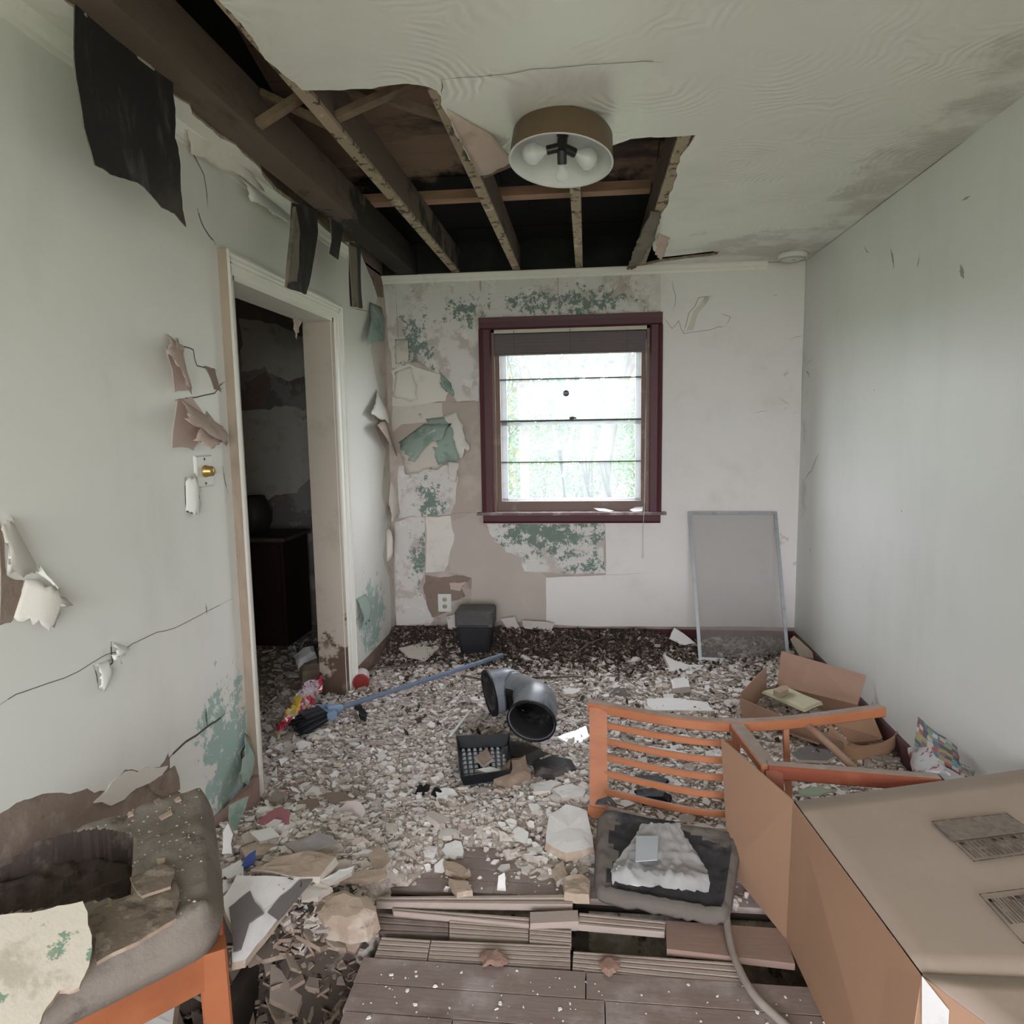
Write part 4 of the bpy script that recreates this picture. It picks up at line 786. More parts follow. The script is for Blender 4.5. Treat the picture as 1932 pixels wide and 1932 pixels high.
# traced larger pieces
def slab(name, label, cat, px, th, mat, side=None, dz=.0, tilt=(0, 0), z=None, amp=.004, group=None, up=None, dome=0.):
    c = (sum(a for a, _ in px)/len(px), sum(b_ for _, b_ in px)/len(px))
    if z is None:
        z = .05
        for _ in range(3): q = onz(*c, z); z = max(H1(q.x, q.y), 0)+th+.006+dz
    p0 = onz(*c, z); n = Vector((tilt[0], tilt[1], 1)).normalized()
    pts = frac([onplane(a, b_, p0, n) for a, b_ in px], amp, 2, n=n, seed=int(px[0][0])); pts = facing(pts, n)
    mb = MB(); k = len(pts); cc = sum(pts, Vector())/k; r_ = random.Random(int(px[0][0]+px[0][1]))
    nf_ = lambda p, f: mnoise.noise(p*f+Vector((k, 0, 0)))
    top = [p-(p-cc)*.04+n*.12*min(th, .02)*nf_(p, 25.) for p in pts]; bot = [p+(p-cc)*.02-n*th for p in pts]
    mid = [cc+(p-cc)*.6+n*(dome+.25*min(th, .03)*nf_(cc+(p-cc)*.6, 18.)) for p in pts]
    mb.add(top+bot+mid+[cc+n*(dome+.25*min(th, .03)*nf_(cc, 18.))], [(i, (i+1) % k, 2*k+(i+1) % k, 2*k+i) for i in range(k)]+[(2*k+i, 2*k+(i+1) % k, 3*k) for i in range(k)]+[tuple(range(2*k-1, k-1, -1))]+[(i, k+i, k+(i+1) % k, (i+1) % k) for i in range(k)], [0]*(2*k)+[1]*(k+1))
    return tag(mb.build(name, [mat, side or m_shardside]), label, cat, group)
PS = 'plaster slab'
slab('plaster_slab', 'long white plaster slab lying behind the top rail of the fallen chair', PS, [(1218, 1318), (1270, 1316), (1338, 1325), (1350, 1342), (1222, 1340)], .02, m_concrete)
slab('porcelain_shard', 'shiny white porcelain shard left of the fallen chair back', 'shard', [(1050, 1390), (1085, 1378), (1106, 1368), (1113, 1388), (1084, 1413)], .006, m_porcelain, m_porcelain, tilt=(0, -.2))
slab('plaster_slab', 'broad white plaster slab left of the torn seat pad', PS, [(1028, 1590), (1035, 1535), (1068, 1515), (1108, 1528), (1122, 1600), (1068, 1612)], .025, m_concrete, m_tan)
slab('plaster_chunk', 'angular brown plaster chunk at the corner of the black tray', 'plaster chunk', [(930, 1470), (962, 1430), (992, 1424), (1002, 1460), (958, 1482)], .04, m_brownrock, m_brownrock, tilt=(0, -.3), dome=.01)
slab('roofing_scrap', 'black roofing scrap lying right of the black tray', 'scrap', [(1005, 1438), (1040, 1425), (1078, 1432), (1090, 1455), (1042, 1470), (1008, 1462)], .008, m_blackpaper, m_blackpaper, dome=.02)
slab('roofing_scrap', 'dark folded roofing scrap behind the brown plaster chunk', 'scrap', [(930, 1420), (960, 1400), (1010, 1410), (1040, 1425), (1005, 1440), (950, 1440)], .006, m_blackpaper, m_blackpaper, dome=.025)
slab('plaster_slab', 'pair of joined white plaster plates below the leaning screen', PS, [(1250, 1233), (1264, 1246), (1300, 1254), (1345, 1252), (1350, 1270), (1322, 1280), (1288, 1276), (1262, 1264)], .012, m_concrete, tilt=(0, -.2))
slab('plaster_slab', 'white plaster block in front of the joined white plates', PS, [(1264, 1282), (1298, 1276), (1303, 1296), (1268, 1300)], .03, m_concrete)
slab('paint_sheet', 'white curled sheet propped against the maroon baseboard', 'paint sheet', [(1262, 1205), (1272, 1184), (1290, 1195), (1314, 1214), (1290, 1218)], .004, m_concrete, z=.10, tilt=(0, -1.5))
slab('painted_shard', 'dusty pink painted shard on the rubble near the padded chair', 'shard', [(482, 1556), (498, 1535), (530, 1522), (550, 1532), (546, 1560), (520, 1573)], .008, m_pinkshard, tilt=(0, -.2))
slab('painted_shard', 'pale pink smooth shard tilted on the rubble', 'shard', [(630, 1538), (655, 1510), (680, 1512), (690, 1532), (682, 1548), (652, 1556)], .006, m_palepink, tilt=(0, -.5), dz=.015)
slab('painted_shard', 'tiny bright pink shard among chips near the left wall', 'shard', [(530, 1492), (540, 1488), (543, 1498), (532, 1502)], .004, layered('bright_pink_paint', (.62, .2, .25), rough=.6))
slab('plaster_slab', 'grey lavender plaster slab in front of the pink shards', PS, [(534, 1592), (565, 1582), (602, 1568), (646, 1590), (595, 1606), (556, 1609)], .02, layered('lavender_grey_plaster', (.38, .345, .335), var=.2, vscale=10, rough=.9), tilt=(0, -.1))
for px, lab, mt in (([(560, 1668), (600, 1664), (628, 1674), (600, 1692), (568, 1700)], 'cream plate between the drywall sheet and the pitted tan chunk', m_paper), ([(690, 1606), (715, 1595), (738, 1625), (722, 1640), (700, 1632)], 'rounded buff lump behind the curved brown strip', m_tan), ([(452, 1600), (490, 1585), (520, 1592), (498, 1612), (462, 1618)], 'grey buff plate beside the blue scrap', m_tan), ([(600, 1500), (640, 1492), (668, 1506), (628, 1516)], 'brown grey plate behind the pale pink shard', m_brownrock), ([(560, 1510), (600, 1505), (608, 1525), (572, 1530)], 'brown plate right of the dusty pink shard', m_brownrock), ([(470, 1570), (512, 1560), (530, 1578), (490, 1588)], 'pale plate in front of the dusty pink shard', m_concrete)):
    slab('plaster_slab', lab, PS, px, .014, mt)
slab('plaster_slab', 'wide tan plaster slab behind the big white drywall sheet', PS, [(470, 1640), (520, 1618), (580, 1604), (636, 1616), (605, 1655), (540, 1652)], .025, m_tan, tilt=(0, -.1))
s13 = slab('drywall_sheet', 'large broken white drywall sheet with torn grey paper beside the padded chair', 'drywall', [(415, 1695), (445, 1648), (520, 1650), (592, 1656), (545, 1710), (500, 1768), (462, 1815), (436, 1820), (440, 1760)], .018, m_concrete, m_tan, z=.115, tilt=(.1, -.25), amp=.003)
for px in ([(432, 1712), (472, 1680), (498, 1722), (470, 1740), (455, 1790), (440, 1795)], [(505, 1720), (530, 1690), (565, 1660), (590, 1658), (545, 1712), (525, 1735)]):
    c = (sum(a for a, _ in [(415, 1695), (445, 1648), (520, 1650), (592, 1656), (545, 1710), (500, 1768), (462, 1815), (436, 1820), (440, 1760)])/9, sum(b_ for _, b_ in [(415, 1695), (445, 1648), (520, 1650), (592, 1656), (545, 1710), (500, 1768), (462, 1815), (436, 1820), (440, 1760)])/9)
    p0 = onz(*c, .115); n = Vector((.1, -.25, 1)).normalized()
    p = facing(frac([onplane(a, b_, p0+n*.005, n) for a, b_ in px], .003, 2, n=n), n); MB().prism(p, -n*.006).build('torn_paper', m_greypaper, s13)
slab('plaster_chunk', 'big tan plaster chunk with a pit at the edge of the floor hole', 'plaster chunk', [(592, 1712), (612, 1685), (650, 1678), (695, 1690), (713, 1722), (690, 1745), (655, 1750), (612, 1745)], .06, m_tan, m_tan, z=.10, tilt=(0, -.2), dome=.012)
slab('plaster_slab', 'thin white plaster sliver pointing right behind the tan chunk', PS, [(602, 1662), (640, 1640), (670, 1633), (664, 1646), (618, 1668)], .01, m_concrete, dz=.03)
slab('bark_strip', 'curved brown strip with fibrous edge beside the white sliver', 'debris', [(642, 1660), (685, 1640), (728, 1638), (730, 1648), (692, 1663)], .012, m_tan, m_brownrock, dz=.02)
slab('plaster_chunk', 'tan plaster block on the bare floor beside the grey floorboard', 'plaster chunk', [(846, 1656), (884, 1662), (892, 1680), (862, 1684)], .025, m_tan, m_tan)
slab('plaster_chunk', 'buff plaster wedge behind the tan block', 'plaster chunk', [(835, 1624), (858, 1626), (888, 1643), (872, 1654), (840, 1640)], .018, m_tan, m_tan)
slab('plaster_slab', 'small upright white flake behind the far grey floorboard', PS, [(938, 1690), (940, 1652), (952, 1645), (956, 1688)], .008, m_concrete, tilt=(0, -1.2))
slab('plaster_chunk', 'tan plaster lump left of the lower corner of the seat pad', 'plaster chunk', [(1062, 1655), (1098, 1648), (1114, 1660), (1112, 1688), (1064, 1684)], .03, m_tan, m_tan)
slab('plaster_slab', 'buff plaster plate between the white slab and the tan lump', PS, [(1040, 1640), (1062, 1622), (1072, 1650), (1050, 1665)], .015, m_tan)
slab('paper_sheet', 'crumpled pale paper sheet on the leaves near the black bin', 'paper', [(752, 1222), (785, 1214), (832, 1203), (828, 1222), (800, 1248), (770, 1240)], .004, m_papervar, tilt=(0, -.2))
slab('plaster_slab', 'round edged white plate lying left of the chair top rail', PS, [(1060, 1300), (1080, 1295), (1098, 1298), (1092, 1309), (1068, 1310)], .006, m_concrete)
slab('folded_card', 'grey brown folded card behind the chair top rail', 'card', [(1142, 1318), (1160, 1298), (1178, 1297), (1192, 1318), (1165, 1326)], .004, m_greypaper, tilt=(0, -.6))
slab('plaster_slab', 'dark grey mottled plaster plate between the chair legs', PS, [(1490, 1420), (1530, 1403), (1560, 1402), (1590, 1418), (1562, 1436), (1505, 1434)], .01, m_greypaper)
slab('plastic_scrap', 'black plastic scrap seen through the chair slats', 'scrap', [(1198, 1462), (1240, 1462), (1262, 1470), (1255, 1478), (1200, 1474)], .01, m_blackplastic, m_blackplastic)
slab('plastic_scrap', 'black crumpled bag scrap under the lowest chair slats', 'scrap', [(1196, 1490), (1230, 1486), (1268, 1500), (1262, 1512), (1210, 1510)], .02, m_blackplastic, m_blackplastic, dome=.01)
slab('plaster_slab', 'white plaster tile seen between the upper chair slats', PS, [(1256, 1384), (1322, 1390), (1325, 1400), (1258, 1398)], .012, m_concrete)
slab('plaster_slab', 'white plaster plate seen between the middle chair slats', PS, [(1218, 1412), (1265, 1412), (1300, 1420), (1290, 1428), (1220, 1422)], .012, m_concrete)
slab('plaster_slab', 'white plaster plate left of the fallen chair foot', PS, [(1040, 1488), (1075, 1478), (1105, 1486), (1102, 1502), (1060, 1506)], .016, m_concrete)
slab('plaster_slab', 'buff white plate between two pale plates left of the chair', PS, [(1000, 1478), (1040, 1470), (1060, 1476), (1038, 1492), (1005, 1494)], .014, m_concrete)
slab('green_sheet', 'green tinted sheet just visible behind the big box', 'sheet', [(1505, 1490), (1535, 1484), (1580, 1490), (1540, 1500), (1508, 1500)], .006, layered('green_sheet', (.30, .38, .25), rough=.5), z=.06)
for i, (px, lab) in enumerate((([(640, 1905), (600, 1880), (560, 1930), (620, 1950)], 'tan plaster chunk deep in the hole under the rubble'), ([(505, 1850), (560, 1820), (610, 1840), (560, 1880)], 'brown plaster plate on the slope of the floor hole'), ([(590, 1780), (622, 1778), (620, 1815), (588, 1810)], 'square buff chunk wedged below the tan chunk'), ([(650, 1760), (705, 1745), (670, 1800), (655, 1795)], 'pointed brown plate hanging at the hole edge'))):
    slab('plaster_chunk', lab, 'plaster chunk', px, .025, [m_tan, m_brownrock, m_tan, m_brownrock][i], m_brownrock, z=[-.15, -.09, -.03, .03][i], tilt=[(0, -.4), (0, -.6), (0, -1.5), (.3, -.9)][i])
slab('plastic_scrap', 'blue plastic scrap by the white drywall sheet', 'scrap', [(455, 1634), (462, 1618), (482, 1603), (478, 1630), (460, 1638)], .006, m_bluerag, m_bluerag, dz=.02, tilt=(0, -.6))
slab('paint_sheet', 'white curled flake standing against the left wall by the chair seat', 'paint sheet', [(418, 1612), (420, 1570), (430, 1552), (440, 1575), (438, 1612)], .004, m_concrete, z=.16, tilt=(1, -2.5))
slab('paint_sheet', 'greenish white sheet hanging off the foot of the left wall', 'paint sheet', [(432, 1520), (460, 1505), (470, 1502), (455, 1545), (445, 1572), (435, 1560)], .004, m_greenpeel, z=.16, tilt=(1.5, -1.5))
slab('plaster_slab', 'white plaster pieces in a pile left of the drywall sheet', PS, [(418, 1640), (455, 1620), (460, 1655), (430, 1680), (418, 1690)], .02, m_concrete, z=.13)
slab('black_shard', 'left piece of the broken black plastic clip on the rubble', 'shard', [(782, 1498), (788, 1482), (797, 1480), (800, 1496), (792, 1504)], .012, m_blackplastic, m_blackplastic, tilt=(0, -.6))
slab('black_shard', 'right piece of the broken black plastic clip on the rubble', 'shard', [(812, 1500), (820, 1484), (830, 1488), (842, 1502), (826, 1506)], .012, m_blackplastic, m_blackplastic, tilt=(0, -.6))
slab('black_shard', 'middle piece of the broken black plastic clip on the rubble', 'shard', [(797, 1484), (804, 1478), (812, 1480), (810, 1492), (801, 1494)], .01, m_blackplastic, m_blackplastic, tilt=(0, -.4))
slab('black_clip', 'black plastic clip lying below the blue broom pole', 'clip', [(668, 1330), (678, 1325), (692, 1345), (690, 1354), (680, 1350)], .02, m_blackplastic, m_blackplastic)
slab('beige_board', 'beige board end leaning in the corner behind the open carton', 'board', [(1490, 1205), (1497, 1198), (1535, 1232), (1535, 1243), (1510, 1240)], .015, layered('beige_board', (.40, .33, .27), rough=.8), z=.12, tilt=(-.5, -.8))
a_, c_ = onz(850, 1388, .05), onz(888, 1340, .06)
tag(MB().bar(a_, c_, .012, .006).build('plastic_stick', m_whiteplastic), 'white plastic stick lying beyond the black tray', 'stick')
# twigs
for i, pp in enumerate((((1040, 1222), (1062, 1200), (1068, 1192)), ((985, 1280), (1040, 1278), (1100, 1276)), ((700, 1262), (790, 1252), (850, 1250)), ((1080, 1240), (1110, 1215), (1150, 1200)), ((690, 1240), (720, 1215), (740, 1190)), ((870, 1275), (900, 1280), (940, 1290)))):
    P_ = []
    for a, c in pp:
        q = onz(a, c, .05); P_.append(onz(a, c, H1(q.x, q.y)+.02))
    tag(MB().tube(bez(P_, 4), [.007-.0005*k for k in range(len(bez(P_, 4)))], 6).build('twig', m_twig), ['short pale twig standing up in the leaves', 'long thin twig lying behind the black pipe elbow', 'long twig lying parallel behind the broom pole', 'dark twig on top of the leaf heap', 'brown twig in the left back corner', 'short dark twig left of the pipe elbow'][i], 'twig')

# ------------------------------------------------------------------ ceiling lamp
lc = onz(1058, 306, 2.325); R_ = .172
tilt = Matrix.Rotation(math.radians(-9), 4, 'X') @ Matrix.Rotation(math.radians(4), 4, 'Y')
LM = Matrix.Translation(lc) @ tilt
lamp = thing('ceiling_lamp', lc, 'round bronze drum ceiling lamp with an open white reflector and bare bulbs', 'ceiling lamp')
MB().lathe([(.02, .098), (R_*.92, .095), (R_*.96, .085), (R_, .006), (R_+.002, 0)], LM, 48).build('drum', m_bronze, lamp)
MB().lathe([(R_+.002, 0), (R_-.003, -.003), (R_-.008, .004), (R_*.93, .07), (R_*.8, .088), (.02, .09)], LM, 48).build('reflector', m_reflector, lamp)
MB().tube([LM @ Vector((0, 0, .095)), LM @ Vector((0, 0, .16))], .03, 16).build('canopy_neck', m_bronze, lamp)
sk = MB().tube([LM @ Vector((0, 0, .09)), LM @ Vector((0, 0, .035))], .017, 12)
dirs = [(-.9, .1, -.15), (.8, .45, -.1), (.05, .55, -.75)]
for d in dirs: v = Vector(d).normalized(); sk.tube([LM @ Vector((0, 0, .05)), LM @ (Vector((0, 0, .05))+v*.05)], .016, 12)
sk.build('socket_cluster', m_socket, lamp)
for k, d in enumerate(dirs):
    v = Vector(d).normalized(); rot = Vector((0, 0, 1)).rotation_difference(v).to_matrix().to_4x4(); rb = .036 if k < 2 else .024
    MB().lathe([(.011, .0), (.012, .012), (rb*.7, .012+rb*.45), (rb*.95, .012+rb*.85), (rb, .012+rb*1.15), (rb*.9, .012+rb*1.6), (rb*.6, .012+rb*1.95), (rb*.25, .012+rb*2.1), (0, .012+rb*2.12)], LM @ Matrix.Translation(Vector((0, 0, .05))+v*.045) @ rot, 20).build('bulb', m_bulb if k < 2 else m_bulbclear, lamp)
# smoke alarm
q = onz(1495, 483, H-.015); SM = Matrix.Translation((q.x, q.y, H)) @ Matrix.Rotation(math.pi, 4, 'X')
sd = thing('smoke_alarm', (q.x, q.y, H-.03), 'round white smoke alarm on the ceiling in the far corner', 'smoke alarm')
MB().lathe([(0, 0), (.078, 0), (.082, .008), (.08, .022), (.07, .036), (.05, .042), (0, .043)], SM, 32).build('body', m_oldwhite, sd)
MB().lathe([(.068, .030), (.074, .030), (.074, .036), (.066, .040)], SM, 32).build('vent_ring', layered('grey_vent', (.42, .42, .4), rough=.6), sd)
MB().lathe([(0, .043), (.014, .043), (.014, .047), (0, .047)], Matrix.Translation((.0, -.03, 0)) @ SM, 14).build('test_button', layered('grey_button', (.5, .5, .48), rough=.5), sd)

# light switch (dimmer) on the left wall
a = [onx(x_, y_, XL+.008) for x_, y_ in ((367, 857), (398, 855), (400, 920), (371, 922))]
yc0, yc1 = min(p.y for p in a), max(p.y for p in a); zc0, zc1 = min(p.z for p in a)+.006, max(p.z for p in a)-.006; ym, zm = (yc0+yc1)/2, (zc0+zc1)/2
sw = thing('dimmer_switch', (XL, ym, zm), 'white rectangular dimmer switch with a brass knob on the cracked left wall', 'light switch')
MB().box((XL+.003, yc0, zc0), (XL+.008, yc1, zc1)).hexa([Vector((XL+.008, yc0, zc0)), Vector((XL+.008, yc1, zc0)), Vector((XL+.008, yc1, zc1)), Vector((XL+.008, yc0, zc1)), Vector((XL+.012, yc0+.005, zc0+.005)), Vector((XL+.012, yc1-.005, zc0+.005)), Vector((XL+.012, yc1-.005, zc1-.005)), Vector((XL+.012, yc0+.005, zc1-.005))]).build('plate', m_oldwhite, sw)
KM = Matrix.Translation((XL+.012, ym, zm)) @ Matrix.Rotation(math.radians(90), 4, 'Y')
MB().lathe([(.021, 0), (.021, .006), (.018, .01), (.017, .026), (.014, .03), (0, .031)], KM, 24).build('knob', m_brass, sw)
for s in (-1, 1): MB().lathe([(.0045, 0), (.0045, .0015), (0, .002)], Matrix.Translation((XL+.012, ym, zm+s*.042)) @ Matrix.Rotation(math.radians(90), 4, 'Y'), 8).build('screw', m_crack, sw)
# wall outlet
o0, o1 = ony(827, 1154, YB-.008), ony(851, 1121, YB-.008); xm, zm = (o0.x+o1.x)/2, (o0.z+o1.z)/2
ot = thing('wall_outlet', (xm, YB, zm), 'white double power outlet on the bare patch low on the back wall', 'outlet')
MB().box((o0.x, YB-.008, o0.z), (o1.x, YB-.003, o1.z)).build('plate', m_oldwhite, ot)
for s in (-1, 1):
    so = MB().lathe([(.0, .003), (.016, .003), (.017, 0)], Matrix.Translation((xm, YB-.008, zm+s*.024)) @ Matrix.Rotation(math.radians(90), 4, 'X'), 16).build('socket', layered('worn_beige_socket', (.42, .39, .35), rough=.5), ot)
    MB().box((xm-.008, YB-.0125, zm+s*.024-.005), (xm-.005, YB-.0108, zm+s*.024+.006)).box((xm+.005, YB-.0125, zm+s*.024-.005), (xm+.008, YB-.0108, zm+s*.024+.006)).build('slot', m_crack, so)

# ------------------------------------------------------------------ peeling paper on the walls
def peel(name, wall, ax, n, pts, mat, back, bulge=.01, seed=0, rag=.006):
    """pts: root0, root1, tip1, tip0 as (px, py, offset from the wall)"""
    q = []
    for a, c, off in pts: q.append(onx(a, c, ax+n[0]*off) if n[0] else ony(a, c, ax+n[1]*off))
    return strip_peel(name, q, mat, back, wall, bulge, n, 6, 10, .0012, rag, seed)
LN = (1, 0, 0); BN = (0, -1, 0)
LP = [([(335, 640, .004), (352, 722, .004), (358, 738, .05), (314, 660, .06)], m_pink), ([(338, 752, .004), (420, 805, .004), (428, 842, .06), (352, 795, .075)], m_pink), ([(425, 820, .01), (390, 775, .004), (365, 832, .05), (400, 848, .06)], m_pink),
      ([(22, 980, .004), (72, 1075, .004), (14, 1085, .05), (2, 990, .045)], m_paper), ([(48, 1092, .004), (24, 1165, .004), (98, 1195, .03), (120, 1122, .035)], m_paper), ([(70, 1085, .004), (60, 1060, .004), (105, 1115, .02), (120, 1128, .03)], m_leftpaint),
      ([(350, 905, .003), (350, 965, .003), (375, 975, .015), (372, 900, .012)], m_leftpaint), ([(312, 628, .004), (338, 650, .004), (340, 668, .02), (315, 660, .03)], m_pink),
      ([(213, 1212, .003), (240, 1222, .003), (225, 1240, .02), (212, 1240, .02)], m_leftpaint), ([(180, 1255, .003), (205, 1245, .003), (200, 1300, .012), (187, 1300, .012)], m_leftpaint),
      ([(710, 735, .004), (722, 760, .004), (735, 800, .05), (700, 780, .05)], m_papervar), ([(728, 790, .004), (738, 850, .004), (748, 860, .06), (712, 800, .08)], m_pink), ([(732, 950, .004), (738, 900, .004), (755, 965, .06), (738, 985, .06)], m_paper),
      ([(728, 1000, .004), (730, 1060, .004), (742, 1040, .04), (735, 990, .05)], m_paper), ([(698, 570, .004), (720, 580, .004), (724, 640, .05), (692, 650, .04)], m_greenpeel), ([(672, 1130, .003), (690, 1120, .003), (700, 1160, .04), (688, 1180, .03)], m_greenpeel),
      ([(460, 1380, .004), (478, 1400, .004), (470, 1480, .05), (448, 1470, .04)], m_greenpeel), ([(335, 190, .02), (420, 270, .02), (500, 362, .05), (360, 290, .02)], m_paper), ([(450, 330, .02), (540, 400, .02), (545, 425, .05), (470, 375, .05)], m_papervar), ([(500, 370, .02), (530, 392, .02), (525, 415, .03), (512, 405, .03)], m_paper)]
for i, (p, mt) in enumerate(LP): peel('peeling_paper', wall_left, XL, LN, p, mt, mt if mt in (m_pink, m_paper, m_greenpeel) else m_leftpaint, .012, 50+i)
BP = [([(752, 835, .004), (800, 800, .004), (858, 800, .10), (775, 870, .09)], m_greenpeel), ([(805, 790, .004), (850, 785, .004), (866, 868, .07), (828, 878, .09)], m_greenpeel), ([(835, 785, .004), (862, 775, .004), (885, 845, .05), (866, 868, .05)], m_paper), ([(755, 850, .03), (820, 810, .08), (835, 880, .03), (765, 895, .01)], m_papervar),
      ([(748, 700, .004), (775, 690, .004), (790, 755, .02), (742, 750, .02)], m_paper), ([(828, 700, .004), (850, 722, .004), (858, 745, .04), (835, 735, .04)], m_greenpeel), ([(845, 870, .004), (868, 872, .004), (862, 905, .03), (848, 905, .03)], m_paper), ([(745, 640, .003), (770, 640, .003), (772, 680, .03), (748, 688, .03)], m_papervar),
      ([(850, 620, .003), (905, 598, .02), (905, 590, .03), (870, 596, .02)], m_papervar)]
for i, (p, mt) in enumerate(BP[:-1]): peel('peeling_paper', wall_back, YB, BN, p, mt, [m_greenpeel, m_greenpeel, m_paper, m_papervar, m_paper, m_greenpeel, m_paper, m_papervar][i], .012, 80+i)
# litter of wall paper slumped at the foot of the back wall
for i, (px, lab) in enumerate((([(945, 1168), (972, 1165), (985, 1195), (965, 1200)], 'pale strip of wall paper slumped right of the black bin'), ([(985, 1172), (1045, 1178), (1040, 1190), (990, 1186)], 'folded beige paper along the back wall below the window'), ([(842, 1165), (858, 1160), (862, 1205), (848, 1205)], 'stained paper strip hanging between the wall and the black bin'))):
    p = facing(frac([ony(a, c, YB-.06-.02*i) for a, c in px], .004, 2, n=(0, 1, 0), seed=i), BN); tag(MB().prism(p, (0, .004, .004)).build('paper_strip', m_papervar), lab, 'paper')

# black tar paper hanging from the torn ceiling edge
def hang(name, label, px, x, mat, back, sway=.02, amp=.006):
    P_ = frac([onx(a, c, x) for a, c in px], amp, 3, n=(1, 0, 0), seed=int(px[0][0])); P_ = facing(P_, (1, 0, 0)); zt_ = max(p.z for p in P_)
    mb = MB(); mb.prism(P_, (-.003, 0, 0), 0, 1)
    for k, v in enumerate(mb.v): mb.v[k] = (v[0]+sway*math.sin((zt_-v[2])*9+v[1]*6), v[1], v[2])
    return tag(mb.build(name, [mat, back]), label, 'tar paper')
hang('tar_paper', 'large torn black tar paper sheet hanging over the left wall', [(148, 2), (205, 36), (330, 150), (322, 260), (330, 300), (335, 360), (354, 428), (300, 392), (250, 345), (200, 330), (172, 312), (160, 240)], -1.17, m_tar, m_tarback, .015)
t1 = hang('tar_paper', 'long black tar paper strip hanging in front of the door head', [(556, 382), (600, 395), (598, 440), (582, 520), (573, 556), (537, 543), (545, 500), (552, 430)], -1.16, m_tar, m_tarback, .012, .003)
P_ = facing(frac([onx(a, c, -1.165) for a, c in [(552, 390), (560, 440), (558, 500), (553, 540), (537, 542), (542, 480)]], .003, 2, n=(1, 0, 0)), (1, 0, 0)); MB().prism(P_, (.014, 0, 0)).build('folded_edge', m_tarback, t1)
hang('tar_paper', 'small black tar paper tab left of the narrow strip', [(622, 412), (646, 428), (638, 490), (620, 478), (624, 455)], -1.17, m_tar, m_tarback, .005, .003)
t2 = hang('tar_paper', 'narrow black tar paper strip hanging right above the door casing', [(658, 455), (682, 465), (685, 582), (664, 578)], -1.17, m_tar, m_tarback, .008, .003)
P_ = facing(frac([onx(a, c, -1.165) for a, c in [(657, 462), (670, 468), (674, 580), (664, 578)]], .003, 2, n=(1, 0, 0)), (1, 0, 0)); MB().prism(P_, (.008, 0, 0)).build('folded_edge', m_tarback, t2)

# ------------------------------------------------------------------ leaning insect screen
s0, s1 = ony(1301, 968, YB-.03), ony(1463, 968, YB-.03)
f0, f1 = onz(1321, 1243, .04), onz(1487, 1250, .04)
sc = thing('window_screen', ((s0+s1+f0+f1)/4).xy.to_3d()+Vector((0, 0, .04)), 'grey aluminium framed insect screen leaning in the far corner', 'screen')
ex = (s1-s0).normalized(); 
for nm, a, c in (('top_rail', s0, s1), ('bottom_rail', f0, f1)): MB().bar(a-ex*.009, c+ex*.009, .008, .02, up=(s0-f0)).build(nm, m_alu, sc)
for a, c in ((f0, s0), (f1, s1)): MB().bar(a, c, .02, .009, up=(0, -1, .2)).build('side_rail', m_alu, sc)
MB().add([f0, f1, s1, s0], [(0, 1, 2, 3)]).build('mesh_panel', m_mesh, sc)

# ------------------------------------------------------------------ small charcoal bin
q0, q1 = onz(861, 1232, .05), onz(929, 1232, .05); yb_ = q0.y; xm = (q0.x+q1.x)/2; hw = (q1.x-q0.x)/2
zt_ = ony(895, 1147, yb_+.1).z; zl = ony(895, 1183, yb_).z
bn = thing('waste_bin', (xm, yb_+.1, .05), 'square charcoal plastic bin with a dusty lid against the back wall', 'bin')
def rbox(mb, x0, x1, y0, y1, z0, z1, ins, r=.02, mi=0):
    def ring(i, z, d): return [Vector((cx+sx*(r*math.cos(a)), cy_+sx*0+r*math.sin(a)*1, z)) for cx, cy_, a0, sx in ((x1-d-r, y1-d-r, 0, 1), (x0+d+r, y1-d-r, 90, 1), (x0+d+r, y0+d+r, 180, 1), (x1-d-r, y0+d+r, 270, 1)) for a in (math.radians(a0+t) for t in (0, 45, 90))]
    lv = [(z0, ins), (z0+(z1-z0)*.5, ins*.5), (z1-.006, 0), (z1, .006)]
    vs = []; 
    for z, d in lv: vs += ring(0, z, d)
    n = 12; fs = [(k*n+j, k*n+(j+1) % n, (k+1)*n+(j+1) % n, (k+1)*n+j) for k in range(len(lv)-1) for j in range(n)]+[tuple(range(n-1, -1, -1)), tuple((len(lv)-1)*n+j for j in range(n))]
    return mb.add(vs, fs, mi)
rbox(MB(), xm-hw, xm+hw, yb_, yb_+.2, .04, zl, .02).build('body', m_bin, bn)
lid = rbox(MB(), xm-hw-.006, xm+hw+.006, yb_-.006, yb_+.206, zl, zt_, -.0).build('lid', m_binlid, bn)
MB().box((xm-hw+.02, yb_-.009, zl+.004), (xm+hw-.02, yb_-.005, zl+.012)).build('lid_lip', m_bin, lid)

